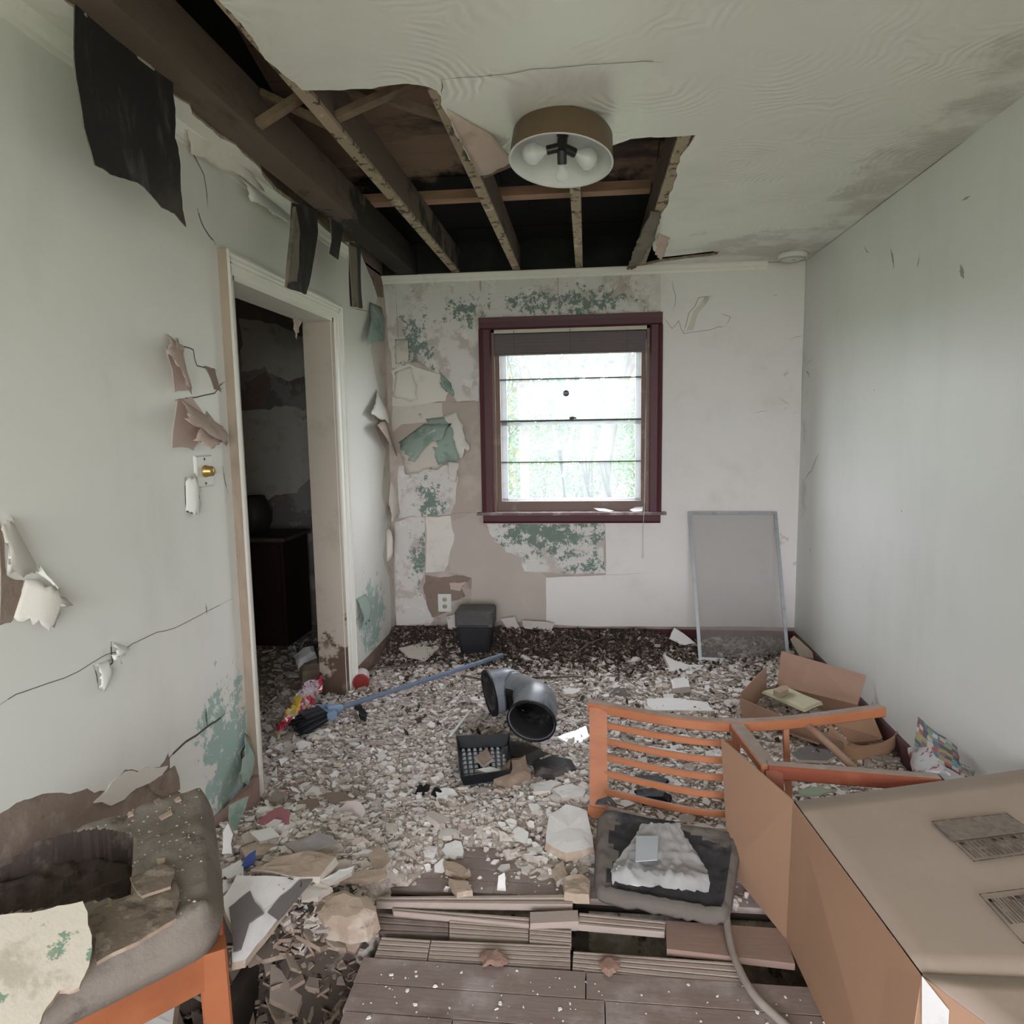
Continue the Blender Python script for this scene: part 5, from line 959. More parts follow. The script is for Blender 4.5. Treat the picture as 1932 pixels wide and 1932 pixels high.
# ------------------------------------------------------------------ blue broom
h0 = onz(628, 1340, .075); h1 = onz(948, 1236, .13)
br = thing('broom', h0, 'blue grey broom with black bristles lying across the rubble', 'broom')
MB().tube([h0, h0.lerp(h1, .5), h1], .0125, 10).build('handle', m_bluepole, br)
ax = (h1-h0).normalized(); MB().tube([h0+ax*.05, h0+ax*.01, h0-ax*.03], [.016, .03, .034], 12).build('ferrule', m_bluehead, br)
hx, hy, hz = h0.x, h0.y, h0.z; sd_ = ax.cross(Vector((0, 0, 1))).normalized()
c0 = h0-ax*.03
MB().bar(c0-sd_*.06, c0+sd_*.06, .05, .045, bev=.008).build('head_block', m_bluehead, br)
bb = MB(); r_ = random.Random(3)
for i in range(420):
    u, v = r_.uniform(-.058, .058), r_.uniform(-.02, .02); s_ = c0+sd_*u+Vector((0, 0, v))-ax*.005
    e_ = s_-ax*r_.uniform(.13, .17)+sd_*u*.5+Vector((r_.gauss(0, .006), r_.gauss(0, .006), v*.8-.02+r_.gauss(0, .006)))
    if e_.z < .03: e_.z = .03
    w_ = Vector((r_.gauss(0, 1), r_.gauss(0, 1), r_.gauss(0, 1))).normalized()*.0035
    bb.add([s_-w_, s_+w_, e_+w_*.6, e_-w_*.6], [(0, 1, 2, 3)])
bb.bar(c0, c0-ax*.12, .1, .04); tag(bb.build('bristles', m_bristle, br), kind='stuff')

# ------------------------------------------------------------------ foil snack bag
g = [onz(605, 1290, .12), onz(580, 1355, .04), onz(522, 1392, .04), onz(545, 1335, .10)]
r_ = random.Random(5); jz = {}
def fbag(u, v):
    k = (round(u*12), round(v*8))
    if k not in jz: jz[k] = Vector((r_.gauss(0, .007), r_.gauss(0, .007), r_.gauss(0, .012)))
    p = (g[0]*(1-u)+g[2]*u)+((g[1]-g[3])*(v-.5))*math.sin(math.pi*min(1, u+.12)*.95)*.9
    return p+jz[k]+Vector((0, 0, .03*math.sin(v*math.pi)*(1-u*.5)+.02))
tag(MB().grid(fbag, 12, 8, .001, smooth=False).build('snack_bag', m_bag), 'crumpled red and yellow foil snack bag by the doorway', 'bag')

# ------------------------------------------------------------------ jar with red lid
q = onz(681, 1293, .045); d = Vector((-.25, 1, .12)).normalized()
jr = thing('plastic_jar', q-Vector((0, 0, .04)), 'small cloudy plastic jar with a red lid lying by the door casing', 'jar')
rot = Vector((0, 0, 1)).rotation_difference(d).to_matrix().to_4x4(); JM = Matrix.Translation(q+Vector((0, 0, .012))) @ rot
MB().lathe([(.036, .018), (.041, .022), (.042, .1), (.038, .112), (0, .114)], JM, 24).build('body', m_jar, jr)
MB().lathe([(0, .003), (.032, .003), (.034, 0), (.044, 0), (.046, .004), (.046, .02), (.04, .021)], JM, 24, smooth=False).build('lid', m_redlid, jr)

# ------------------------------------------------------------------ black pipe elbow with two open ends
e0 = ony(996, 1346, 2.98); e1 = ony(935, 1308, 3.34)        # centres of the near and far mouths
el = thing('pipe_elbow', ((e0+e1)/2).xy.to_3d()+Vector((0, 0, .03)), 'black curved plastic shell with two round open mouths beside the black tray', 'pipe')
path = [e0+Vector((.02, -.06, -.01)), e0+Vector((.03, .06, .02)), (e0+e1)/2+Vector((.075, .05, .025)), e1+Vector((.10, .0, .01)), e1+Vector((.05, .03, .01)), e1+Vector((-.03, .0, 0))]
rads = [.104, .098, .078, .094, .106, .11]
def elbow():
    pts = bez(path, 5); rr_ = np.interp(np.linspace(0, 1, len(pts)), np.linspace(0, 1, len(path)), rads)
    seg = 32; inner = Vector((-.6, -.35, -.3)).normalized(); rows = []
    tang = [(pts[min(i+1, len(pts)-1)]-pts[max(i-1, 0)]).normalized() for i in range(len(pts))]
    for i, p in enumerate(pts):
        t = tang[i]; rf = (inner-t*inner.dot(t)).normalized(); s2 = t.cross(rf)
        rows.append([p+(rf*math.cos(a)+s2*math.sin(a))*rr_[i] for a in (2*math.pi*j/seg for j in range(seg))])
    n = len(rows); mb = MB(); vs = [p for r in rows for p in r]
    def open_(i, j):   # the shell is cut open on its inner side between the mouths
        a = 2*math.pi*(j+.5)/seg; a = min(a, 2*math.pi-a); return 8 < i < n-8 and a < .75
    fs = [(i*seg+j, i*seg+(j+1) % seg, (i+1)*seg+(j+1) % seg, (i+1)*seg+j) for i in range(n-1) for j in range(seg) if not open_(i, j)]
    mb.add(vs, fs, 0, True); return mb, rows
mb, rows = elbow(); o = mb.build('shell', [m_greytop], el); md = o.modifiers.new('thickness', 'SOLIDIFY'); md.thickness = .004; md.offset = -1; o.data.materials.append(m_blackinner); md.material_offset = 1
def rimring(row, name, flare):
    c = sum(row, Vector())/len(row); n = area_n(row); a = [c+(p-c)*1.0 for p in row]; b_ = [c+(p-c)*1.06 for p in row]; k = len(row)
    off = n*.008; vs = [p+off for p in a]+[p+off for p in b_]+[p-off for p in b_]+[p-off for p in a]
    fs = []
    for r_ in range(4): fs += [(r_*k+j, r_*k+(j+1) % k, ((r_+1) % 4)*k+(j+1) % k, ((r_+1) % 4)*k+j) for j in range(k)]
    MB().add(vs, fs, 0, True).build(name, m_blackplastic, el)
rimring(rows[0], 'mouth_rim', 1); rimring(rows[-1], 'mouth_rim', 1)

# ------------------------------------------------------------------ black tray
tl, tr, brr, blr = onz(860, 1388, .085), onz(962, 1384, .085), onz(966, 1452, .085), onz(868, 1466, .085)
ty = thing('plastic_tray', ((tl+tr+brr+blr)/4).xy.to_3d()+Vector((0, 0, .03)), 'black plastic tray with a knobbly bottom lying in the rubble', 'tray')
rim = [blr, brr, tr, tl]; cen = sum(rim, Vector())/4
base = [cen+(p-cen)*.86-Vector((0, 0, .052)) for p in rim]; ib = [cen+(p-cen)*.85-Vector((0, 0, .047)) for p in rim]; irim = [cen+(p-cen)*.965 for p in rim]
b = MB(); b.add(rim+base+ib+irim, [(0, 1, 5, 4), (1, 2, 6, 5), (2, 3, 7, 6), (3, 0, 4, 7), (7, 6, 5, 4), (8, 9, 10, 11), (12, 13, 9, 8), (13, 14, 10, 9), (14, 15, 11, 10), (15, 12, 8, 11), (0, 12, 13, 1), (1, 13, 14, 2), (2, 14, 15, 3), (3, 15, 12, 0)]); b.f = [tuple(reversed(f)) if k in (0, 1, 2, 3) else f for k, f in enumerate(b.f)]
b.build('shell', m_blackplastic, ty)
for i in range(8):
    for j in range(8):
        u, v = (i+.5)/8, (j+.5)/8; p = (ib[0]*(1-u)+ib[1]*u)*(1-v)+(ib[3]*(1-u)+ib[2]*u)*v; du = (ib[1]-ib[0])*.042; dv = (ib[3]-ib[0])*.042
        MB().add([p-du-dv, p+du-dv, p+du+dv, p-du+dv, p+Vector((0, 0, .008))], [(0, 1, 4), (1, 2, 4), (2, 3, 4), (3, 0, 4)]).build('stud', layered('highlit_tray_stud', (.45, .46, .48), rough=.3, spec=.6), ty)  # pale colour paints white highlights onto the black tray's studs
for px, mt, lab in (([(895, 1428), (920, 1410), (930, 1432), (912, 1446)], m_brownrock, 'grey brown plaster flake lying in the black tray'), ([(898, 1452), (925, 1446), (948, 1452), (930, 1462)], m_concrete, 'white plaster flake in the near corner of the black tray')):
    slab('plaster_flake', lab, 'plaster fragment', px, .01, mt, z=.06)

# ------------------------------------------------------------------ fallen wooden chair
ch = thing('dining_chair', (.5, 2.4, .03), 'orange wooden slat back dining chair fallen on its side', 'chair')
ZT, ZBm = .40, .045
top_px = [(1112, 1331), (1165, 1340), (1240, 1354), (1330, 1366), (1430, 1367), (1540, 1357), (1664, 1340)]
tp = bez([onz(a, c, ZT) for a, c in top_px], 5)
lean = lambda z: -(ZT-z)*.30
def at_z(pts, z): return [Vector((p.x, p.y+lean(z), z)) for p in pts]
sq = lambda wv, hv, bv=.004: [(-wv/2+bv, -hv/2), (wv/2-bv, -hv/2), (wv/2, -hv/2+bv), (wv/2, hv/2-bv), (wv/2-bv, hv/2), (-wv/2+bv, hv/2), (-wv/2, hv/2-bv), (-wv/2, -hv/2+bv)]
def post(pts): 
    mb = MB().sweep(pts, sq(.042, .036), (0, 0, 1), [0, 0, 0, 0, 1, 0, 0, 0])
    return mb
post(tp).build('back_leg', [m_orange, m_orangedust], ch); post(at_z(tp, ZBm)).build('back_leg', [m_orange, m_orangedust], ch)
ip = lambda x: next((a.y+(b_.y-a.y)*(x-a.x)/(b_.x-a.x) for a, b_ in zip(tp, tp[1:]) if a.x <= x <= b_.x), tp[0].y)
xs_ = (.005, .07)
MB().hexa([Vector((xs_[0], ip(.02)+lean(ZBm)-.018, ZBm-.02)), Vector((xs_[1], ip(.06)+lean(ZBm)-.018, ZBm-.02)), Vector((xs_[1], ip(.06)+lean(ZBm)+.004, ZBm-.02)), Vector((xs_[0], ip(.02)+lean(ZBm)+.004, ZBm-.02)),
           Vector((xs_[0], ip(.02)-.022, ZT+.005)), Vector((xs_[1], ip(.06)-.022, ZT+.005)), Vector((xs_[1], ip(.06)+.002, ZT+.005)), Vector((xs_[0], ip(.02)+.002, ZT+.005))]).build('crest_rail', m_orange, ch)
XSR = .505
xsl = [.06+(XSR-.06)*k/10 for k in range(11)]
for z in (.343, .288, .233, .178, .118):
    MB().sweep([Vector((x, ip(x)+lean(z)-.006, z)) for x in xsl], sq(.014, .024, .003), (0, 0, 1), [0, 0, 0, 0, 1, 0, 0, 0]).build('slat', [m_orange, m_orangedust], ch)
MB().bar((XSR+.012, ip(XSR)+lean(ZBm), ZBm), (XSR+.012, ip(XSR), ZT-.02), .03, .022, up=(1, 0, 0)).build('seat_back_rail', m_orange, ch)
a0, a1 = onz(1382, 1362, ZT), onz(1452, 1452, ZT)
ds = a1-a0
MB().sweep([a0, a1], sq(.052, .03), (0, 0, 1), [0, 0, 0, 0, 1, 0, 0, 0]).build('side_rail', [m_orange, m_orangedust], ch)
b0, b1 = Vector((a0.x, a0.y+lean(ZBm), ZBm)), Vector((a1.x+.01, a1.y+lean(ZBm), ZBm))
MB().sweep([b0, b1], sq(.03, .05), (0, 0, 1)).build('side_rail', m_orange, ch)
g0, g1 = onz(1448, 1452, ZT-.004), onz(1772, 1478, ZT-.004)
dk = layered('dark_stained_wood', (.23, .06, .03), [dict(col=(.33, .10, .05), scale=6, lo=.5, hi=.7, amt=.6)], rough=.5)
MB().sweep([g0, g1], sq(.04, .044), (0, 0, 1), [0, 0, 0, 0, 1, 0, 0, 0]).build('front_leg', [dk, m_orangedust], ch)
MB().sweep([Vector((p.x, p.y+lean(ZBm), ZBm)) for p in (g0, g1)], sq(.04, .04), (0, 0, 1)).build('front_leg', dk, ch)
MB().bar(Vector((a1.x+.02, a1.y+lean(ZBm), ZBm)), Vector((a1.x+.01, a1.y, ZT)), .03, .05, up=(1, 0, 0)).build('seat_front_rail', dk, ch)
q = onz(1487, 1372, ZT); xq = q.x
MB().bar((xq, ip(xq)+lean(ZBm), ZBm), (xq, ip(xq), ZT), .024, .018, up=(1, 0, 0)).build('back_stretcher', m_orange, ch)
MB().tube([onz(1520, 1366, ZT-.015), onz(1570, 1410, ZT-.015), onz(1622, 1460, ZT-.015)], .0125, 10).build('side_stretcher', m_cardpink, ch)

# ------------------------------------------------------------------ torn seat pad, underside up
sp = thing('seat_pad', onz(1240, 1620, .05), 'grey chair seat pad lying underside up with torn black lining', 'seat pad')
def padz(u, v): return .155*(1-v)**1.2+.075+.012*math.sin(u*math.pi)
PC = [(1130, 1518, .15), (1398, 1566, .15), (1374, 1722, .07), (1122, 1676, .07)]
pc = [onz(a, c, z) for a, c, z in PC]
def padp(u, v, k=1.):
    u2, v2 = .5+(u-.5)*k, .5+(v-.5)*k
    p = (pc[0]*(1-u2)+pc[1]*u2)*(1-v2)+(pc[3]*(1-u2)+pc[2]*u2)*v2
    # rounded corners: pull towards the centre when near a corner
    du, dv = abs(u-.5)*2, abs(v-.5)*2; cen = sum(pc, Vector())/4; k2 = max(0, du+dv-1.6)/.4; return p.lerp(cen, .06*k2*k2)
r_ = random.Random(9); jp = {}
def pad_top(u, v):
    k = (round(u*24), round(v*24)); jp.setdefault(k, r_.gauss(0, .003)); p = padp(u, v, 1.); e = max(abs(u-.5), abs(v-.5))*2
    dip = -.014*max(0, min(1, (.93-e)/.08)); rnd = -.02*max(0, (e-.95)/.05)**2
    return p+Vector((0, 0, dip+rnd+jp[k]))
b = MB(); b.grid(pad_top, 24, 24, 0, smooth=True)
for k, f in enumerate(b.f):
    i, j = divmod(k, 24); u, v = (i+.5)/24, (j+.5)/24; e = max(abs(u-.5), abs(v-.5))*2
    tear = (u > .6 and v < .08+.42*(u-.6)+.04*mnoise.noise(Vector((u*20, 0, 1)))) or (u < .12+.03*math.sin(v*14)+.03*mnoise.noise(Vector((0, v*16, 4))))
    b.mi[k] = 0 if (e < .955 and not tear) else 1
n0 = len(b.v); ring = [(i, 0) for i in range(25)]+[(24, j) for j in range(1, 25)]+[(i, 24) for i in range(23, -1, -1)]+[(0, j) for j in range(23, 0, -1)]
rv = [Vector(b.v[i*25+j]) for i, j in ring]; cc = sum(rv, Vector())/len(rv)
lower = [cc+(p-cc)*1.0+Vector((0, 0, -.028)) for p in rv]
mid_ = [p.lerp(q_, .5)+(p-cc).normalized()*.006 for p, q_ in zip(rv, lower)]
k = len(rv); b.add(rv+mid_+lower, [(i, (i+1) % k, k+(i+1) % k, k+i) for i in range(k)]+[(k+i, k+(i+1) % k, 2*k+(i+1) % k, 2*k+i) for i in range(k)]+[tuple(range(2*k, 3*k))], 1, True)
b.build('cushion', [m_blackcloth, m_padborder], sp)
# wisps of thread at the corner
b = MB(); q = pc[0]
for k in range(5): b.tube(bez([q+Vector((.008*k-.01, 0, 0)), q+Vector((.008*k, .005, .014+.003*k)), q+Vector((.012*k+.01, -.005, .004))], 5), .0035, 5)
b.build('torn_lining', m_blackcloth, sp)
# cloudy plastic bag on it
r_ = random.Random(21); jb = {}
bagpx = [(1201, 1562), (1290, 1560), (1333, 1695), (1158, 1680)]
bc = [onz(a, c, .14-.06*(c-1560)/130) for a, c in bagpx]
def bagf(u, v):
    k = (round(u*26), round(v*26)); 
    if k not in jb:
        jb[k] = Vector((r_.gauss(0, .0015), r_.gauss(0, .0015), abs(mnoise.noise(Vector((k[0]*.35, k[1]*.35, 2.))))*.028*(.25+v*.9)+abs(mnoise.noise(Vector((k[0]*.8, k[1]*.8, 5.))))*.010))
    wv = 1.+.18*math.sin(v*4.5-1.6); uu = .5+(u-.5)*wv; p = (bc[0]*(1-uu)+bc[1]*uu)*(1-v)+(bc[3]*(1-uu)+bc[2]*uu)*v
    return p+jb[k]+Vector((0, 0, .012+.018*math.exp(-((v-.85)/.12)**2)))
tag(MB().grid(bagf, 26, 26, 0, smooth=True).build('plastic_bag', m_film), 'crumpled cloudy plastic bag lying on the torn seat pad', 'bag')
p = facing([onz(a, c, .158) for a, c in [(1200, 1577), (1242, 1577), (1240, 1622), (1199, 1625)]], (0, 0, 1))
tag(MB().prism(p, (0, 0, -.002)).build('paper_slip', layered('pale_blue_paper', (.5, .53, .58), rough=.7)), 'pale blue paper slip on top of the plastic bag', 'paper')

# ------------------------------------------------------------------ grey hose
hp = [onz(a, c, z) for a, c, z in ((1384, 1600, .10), (1376, 1650, .055), (1370, 1712, .035), (1377, 1775, .02), (1396, 1832, .02), (1425, 1880, .02), (1462, 1916, .02), (1510, 1960, .02))]
tag(MB().tube(bez(hp, 6), .0105, 10).build('rubber_hose', m_hose), 'grey rubber hose curving over the floorboards beside the big box', 'hose')

# ------------------------------------------------------------------ large cardboard box
ZB_ = .42
c1 = onz(1497, 1512, ZB_); c2 = onz(1740, 1842, ZB_); c3 = onz(1862, 1934, ZB_)
d1 = Vector((c1.x+.0, c1.y, .004)); d2 = Vector((c2.x, c2.y, .004)); g1_ = onz(1480, 1762, 0.004); g2_ = onz(1562, 1936, .004)
bx = thing('cardboard_box', (1.0, 1.6, 0), 'large brown cardboard box lying on its side at the lower right', 'box')
XB = XR-.02; far2 = onz(1932, 1451, ZB_); sl = (far2.y-c1.y)/(far2.x-c1.x); fr = Vector((XB, c1.y+sl*(XB-c1.x), ZB_+.0)); nr = Vector((XB, c2.y+.02, ZB_))
def panel(pts, n, th, name, mats, parent, side=None):
    pts = facing([Vector(p) for p in pts], n); n = Vector(n).normalized(); return MB().prism(pts, -n*th, 0, 1 if len(mats) > 1 else 0).build(name, mats, parent)
b = MB()
def topf(u, v):
    p = (c1*(1-u)+fr*u)*(1-v)+(c2*(1-u)+nr*u)*v; return p+Vector((0, 0, 0))
MB().grid(lambda u, v: topf(u, 1-v), 14, 10, .005, 0, 0).build('top_panel', m_cardtop, bx)
c4 = Vector((.80, .92, .44)); c5 = Vector((XB, .95, .44))
MB().grid(lambda u, v: ((c3 if v > .3 else c2.lerp(c3, v/.3)).lerp(c2.lerp(c3, 1), 0)*(1-u)+c5.lerp(nr, 1-v)*u) if v <= .3 else (c3.lerp(c4, (v-.3)/.7)*(1-u)+nr.lerp(c5, v)*u), 10, 10, .005).build('top_flap', m_cardtop, bx)
# near edge of flap hangs to meet the side; left side panel
sN = Vector((g2_.x+(c2.x-g2_.x)*.0+.02, c2.y, .004))
ox = Vector((-.0015, 0, 0))
panel([c1+ox, c2+ox, Vector((g2_.x+.015, c2.y, .004))+ox, Vector((g1_.x, c1.y, .004))+ox], (-1, 0, 0), .005, 'side_panel', [m_card], bx)
panel([fr, nr, nr-Vector((0, 0, .41)), fr-Vector((0, 0, .41))], (1, 0, 0), .005, 'side_panel', [m_card], bx)
panel([Vector((c1.x, c1.y, .006)), Vector((XB, fr.y, .006)), Vector((XB, nr.y, .006)), Vector((c2.x, c2.y, .006))], (0, 0, 1), .005, 'bottom_panel', [m_card], bx)
e1_, e2_ = onz(1360, 1393, ZB_), onz(1374, 1652, .004)
e1_ = Vector((e1_.x, e1_.y, ZB_)); 
panel([c1, e1_, Vector((e2_.x, e2_.y, .03)), Vector((g1_.x, c1.y, .004))], (-1, .2, 0), .005, 'end_flap', [m_card], bx)
panel([c2, c3, c3-Vector((-.02, .0, .40)), Vector((g2_.x+.015, c2.y, .004))], (-1, 0, 0), .005, 'near_flap', [m_card], bx)
# white paper showing at the near corner, tape, printing
q0 = c2.lerp(c3, .12)
P_ = [onplane(a, c, c2+Vector((-.004, 0, 0)), ((c3-c2).normalized().cross(Vector((0, 0, 1))))) for a, c in ((1742, 1842), (1792, 1905), (1790, 1945), (1742, 1945))]
nn = (c3-c2).normalized().cross(Vector((0, 0, 1))); nn = -nn if nn.x > 0 else nn
MB().prism(facing([p+nn*.004 for p in P_], nn), -nn*.002).build('white_paper', m_concrete, bx)
nl = (c2-c1).normalized().cross(Vector((0, 0, 1))); nl = -nl if nl.x > 0 else nl
P_ = [onplane(a, c, c1.lerp(g1_, .5), (c2-c1).cross(g1_-c1)) for a, c in ((1486, 1655), (1500, 1662), (1530, 1672), (1533, 1695), (1562, 1770), (1558, 1808), (1540, 1780), (1495, 1695))]
nf = (c2-c1).cross(g1_-c1).normalized(); nf = -nf if nf.x > 0 else nf
MB().prism(facing(frac([p+nf*.002 for p in P_], .002, 2, n=nf), nf), -nf*.001).build('tape_strip', m_tape, bx)
def on_top(px, dz): return [onz(a, c, ZB_+dz) for a, c in px]
def decal(px, name, mat, dz, parent=bx):
    p = facing(on_top(px, dz), (0, 0, 1)); return MB().prism(p, (0, 0, -.0006)).build(name, mat, parent)
def quad_pt(q, u, v): 
    a = [Vector((x_, y_)) for x_, y_ in q]; p = (a[0]*(1-u)+a[1]*u)*(1-v)+(a[3]*(1-u)+a[2]*u)*v; return (p.x, p.y)
Q1 = [(1757, 1549), (1900, 1534), (2000, 1604), (1838, 1626)]; Q2 = [(1846, 1686), (1990, 1668), (2090, 1760), (1930, 1780)]
r_ = random.Random(2)
for qi, Q in enumerate((Q1, Q2)):
    if qi == 0: decal([quad_pt(Q, 0, 0), quad_pt(Q, 1, 0), quad_pt(Q, 1, .48), quad_pt(Q, 0, .48)], 'printed_panel', m_inkpale, .0075)
    b = MB()
    for u0, v0, u1, v1 in ((0, 0, 1, .02), (0, .97, 1, 1), (0, 0, .012, 1), (.988, 0, 1, 1)):
        b.prism(facing(on_top([quad_pt(Q, u0, v0), quad_pt(Q, u1, v0), quad_pt(Q, u1, v1), quad_pt(Q, u0, v1)], .008), (0, 0, 1)), (0, 0, -.0006))
    u = .05
    while u < .93:     # bold condensed capitals, worn past reading
        v0, v1 = (.54, .92) if qi == 0 else (.12, .62); wv = r_.choice((.018, .03, .012)); cut = r_.choice((0, 0, .4))
        segs = [(u, v0, u+wv, v1)] if not cut else [(u, v0, u+wv, v0+(v1-v0)*cut), (u+.008, v0+(v1-v0)*(cut+.15), u+wv+.008, v1)]
        if r_.random() < .35: segs.append((u, v0, u+.05, v0+.06))
        for a, e, c, f in segs: b.prism(facing(on_top([quad_pt(Q, a, e), quad_pt(Q, c, e), quad_pt(Q, c+.01, f), quad_pt(Q, a+.01, f)], .008), (0, 0, 1)), (0, 0, -.0006))
        u += wv+r_.choice((.014, .02, .03))
    b.build('printed_lettering', m_ink, bx)

# ------------------------------------------------------------------ open carton by the right wall
zc_ = .05
k0 = onz(1402, 1342, zc_); k1 = onz(1545, 1400, .03); k3 = onz(1440, 1300, .10); 
A = Vector((.74, 3.36, .045)); B_ = Vector((1.10, 3.02, .045)); C_ = Vector((1.30, 3.30, .045)); D_ = Vector((.93, 3.66, .045))
ct = thing('open_carton', (A+B_+C_+D_)/4, 'open pinkish brown carton with its flap up by the right wall', 'box')
hW = .15; up = Vector((0, 0, 1))
panel([A, B_, C_, D_], (0, 0, 1), .004, 'base_panel', [m_cardpink], ct)
def wallp(p, q_, h0, h1, out, nm, lean_=.0): 
    o_ = Vector(out).normalized()*lean_; panel([p, q_, q_+up*h1+o_, p+up*h0+o_], out, .004, nm, [m_cardpink], ct)
wallp(A, B_, .10, .05, (-.69, -.73, 0), 'front_panel', .02); wallp(D_, A, .15, .12, (-.8, .6, 0), 'side_panel', .01); wallp(B_, C_, .05, .12, (.8, -.6, 0), 'side_panel', .02)
fl = [ony(1474, 1228, 3.62), ony(1634, 1274, 3.36), ony(1618, 1330, 3.30), ony(1466, 1292, 3.58)]
nfl = (fl[1]-fl[0]).cross(fl[3]-fl[0]).normalized(); nfl = -nfl if nfl.y > 0 else nfl
mid0, mid1 = fl[0].lerp(fl[1], .41)+nfl*.012, fl[3].lerp(fl[2], .41)+nfl*.012
panel([fl[0], mid0, mid1, fl[3]], nfl, .004, 'back_flap', [m_cardpink], ct); panel([mid0, fl[1], fl[2], mid1], nfl, .004, 'back_flap', [m_cardpink], ct)
panel([fl[3], fl[2], Vector((C_.x, C_.y, .05)), Vector((D_.x, D_.y, .05))], nfl, .004, 'back_panel', [m_cardpink], ct)
panel([onz(a, c, .06) for a, c in ((1448, 1366), (1560, 1358), (1545, 1404), (1500, 1388))], (0, 0, 1), .004, 'front_flap', [m_cardpink], ct)
slab('foam_board', 'pale yellow foam board lying across the open carton', 'board', [(1438, 1303), (1480, 1293), (1552, 1324), (1518, 1338)], .014, m_yellow, m_yellow, z=.135, amp=.003)
slab('plaster_chunk', 'small buff plaster lump on the yellow foam board', 'plaster chunk', [(1459, 1302), (1470, 1294), (1486, 1293), (1487, 1300), (1472, 1308)], .025, m_tan, m_tan, z=.165)
slab('plaster_chunk', 'pale lumpy plaster chunk beyond the doorway beside the cabinet', 'plaster chunk', [(555, 1236), (572, 1222), (592, 1218), (596, 1232), (578, 1248), (562, 1258)], .07, m_concrete, m_concrete, z=.12, tilt=(0, -.4), dome=.02)
slab('plaster_chunk', 'dusty rounded plaster heap on the hall floor behind the pale chunk', 'plaster chunk', [(562, 1258), (585, 1245), (605, 1225), (608, 1262), (570, 1268)], .06, m_tan, m_tan, z=.07, dome=.02)
slab('plaster_slab', 'thin pale flake on the dark hall floor', PS, [(533, 1268), (545, 1265), (562, 1270), (572, 1274), (545, 1276)], .01, m_concrete, z=.02)
slab('plaster_slab', 'grey plate on the hall floor near the far jamb', PS, [(582, 1268), (606, 1258), (600, 1266), (592, 1272)], .01, m_concrete, z=.03)
cs = thing('cardboard_scrap', onz(1620, 1420, .03), 'bent piece of brown cardboard box between chair legs and wall', 'cardboard')
P_ = [onz(1574, 1366, .20), onz(1648, 1352, .20), onz(1665, 1392, .10), onz(1614, 1412, .05)]
panel(P_, (0, -1, .6), .004, 'folded_panel', [m_card], cs)
cv = [onz(1560, 1395, .05), onz(1600, 1432, .03), onz(1640, 1436, .03), onz(1682, 1420, .05), onz(1695, 1392, .08)]
pts = bez(cv, 5); MB().grid(lambda u, v: pts[round(u*(len(pts)-1))]+Vector((.02*v, .03*v, .06*v)), len(pts)-1, 3, .004).build('curled_strip', m_card, cs)
panel([onz(1565, 1400, .04), onz(1630, 1408, .04), onz(1680, 1392, .04), onz(1655, 1440, .03), onz(1610, 1440, .03)], (0, 0, 1), .003, 'lower_panel', [layered('orange_cardboard', (.45, .26, .13), var=.2, rough=.8)], cs)
# dark strip lying along the right baseboard
tag(MB().hexa([onz(1650, 1360, .05), onz(1712, 1410, .05), onz(1735, 1412, .05), onz(1672, 1358, .05), onz(1650, 1356, .09), onz(1712, 1402, .09), onz(1735, 1404, .09), onz(1672, 1352, .09)]).build('wood_strip', m_dark_wood), 'dark wood strip lying at the foot of the right wall', 'board')

# ------------------------------------------------------------------ colour printed pages against the right wall
def page(name, label, quad, xoff, nu=10, nv=8, mat=m_print, curl=.02):
    q = [onx(a, c, x) for (a, c), x in zip(quad, xoff)]; r_ = random.Random(len(label)); J = {}
    def fn(u, v):
        k = (round(u*nu), round(v*nv)); J.setdefault(k, r_.gauss(0, .002)); p = (q[0]*(1-u)+q[1]*u)*(1-v)+(q[3]*(1-u)+q[2]*u)*v; return p+Vector((-1, -.4, .3))*(curl*math.sin(u*5)*.4+J[k])
    mb = MB().grid(fn, nu, nv, .0008, 0, 1); o = mb.build(name, [mat, mat]); uvl = o.data.uv_layers.new(name='UVMap'); nvt = (nu+1)*(nv+1)
    for l in o.data.loops:
        i, j = divmod(l.vertex_index % nvt, nv+1); uvl.data[l.index].uv = (i/nu, j/nv)
    return tag(o, label, 'paper')
page('printed_page', 'teal and red printed page crumpled against the right wall', [(1733, 1352), (1802, 1410), (1806, 1462), (1725, 1410)], (1.28, 1.29, 1.18, 1.12), curl=.03)
page('printed_page', 'dark printed page fold at the right end of the crumpled pages', [(1803, 1430), (1836, 1456), (1830, 1472), (1795, 1450)], (1.27, 1.27, 1.2, 1.2))
page('printed_page', 'white and magenta printed page below the teal page', [(1712, 1412), (1745, 1408), (1788, 1462), (1722, 1456)], (1.16, 1.12, 1.05, 1.05), mat=layered('white_magenta_print', (.6, .6, .62), [dict(col=(.3, .03, .12), scale=9, lo=.56, hi=.58), dict(col=(.3, .33, .42), scale=14, lo=.6, hi=.63)], rough=.35), curl=.03)

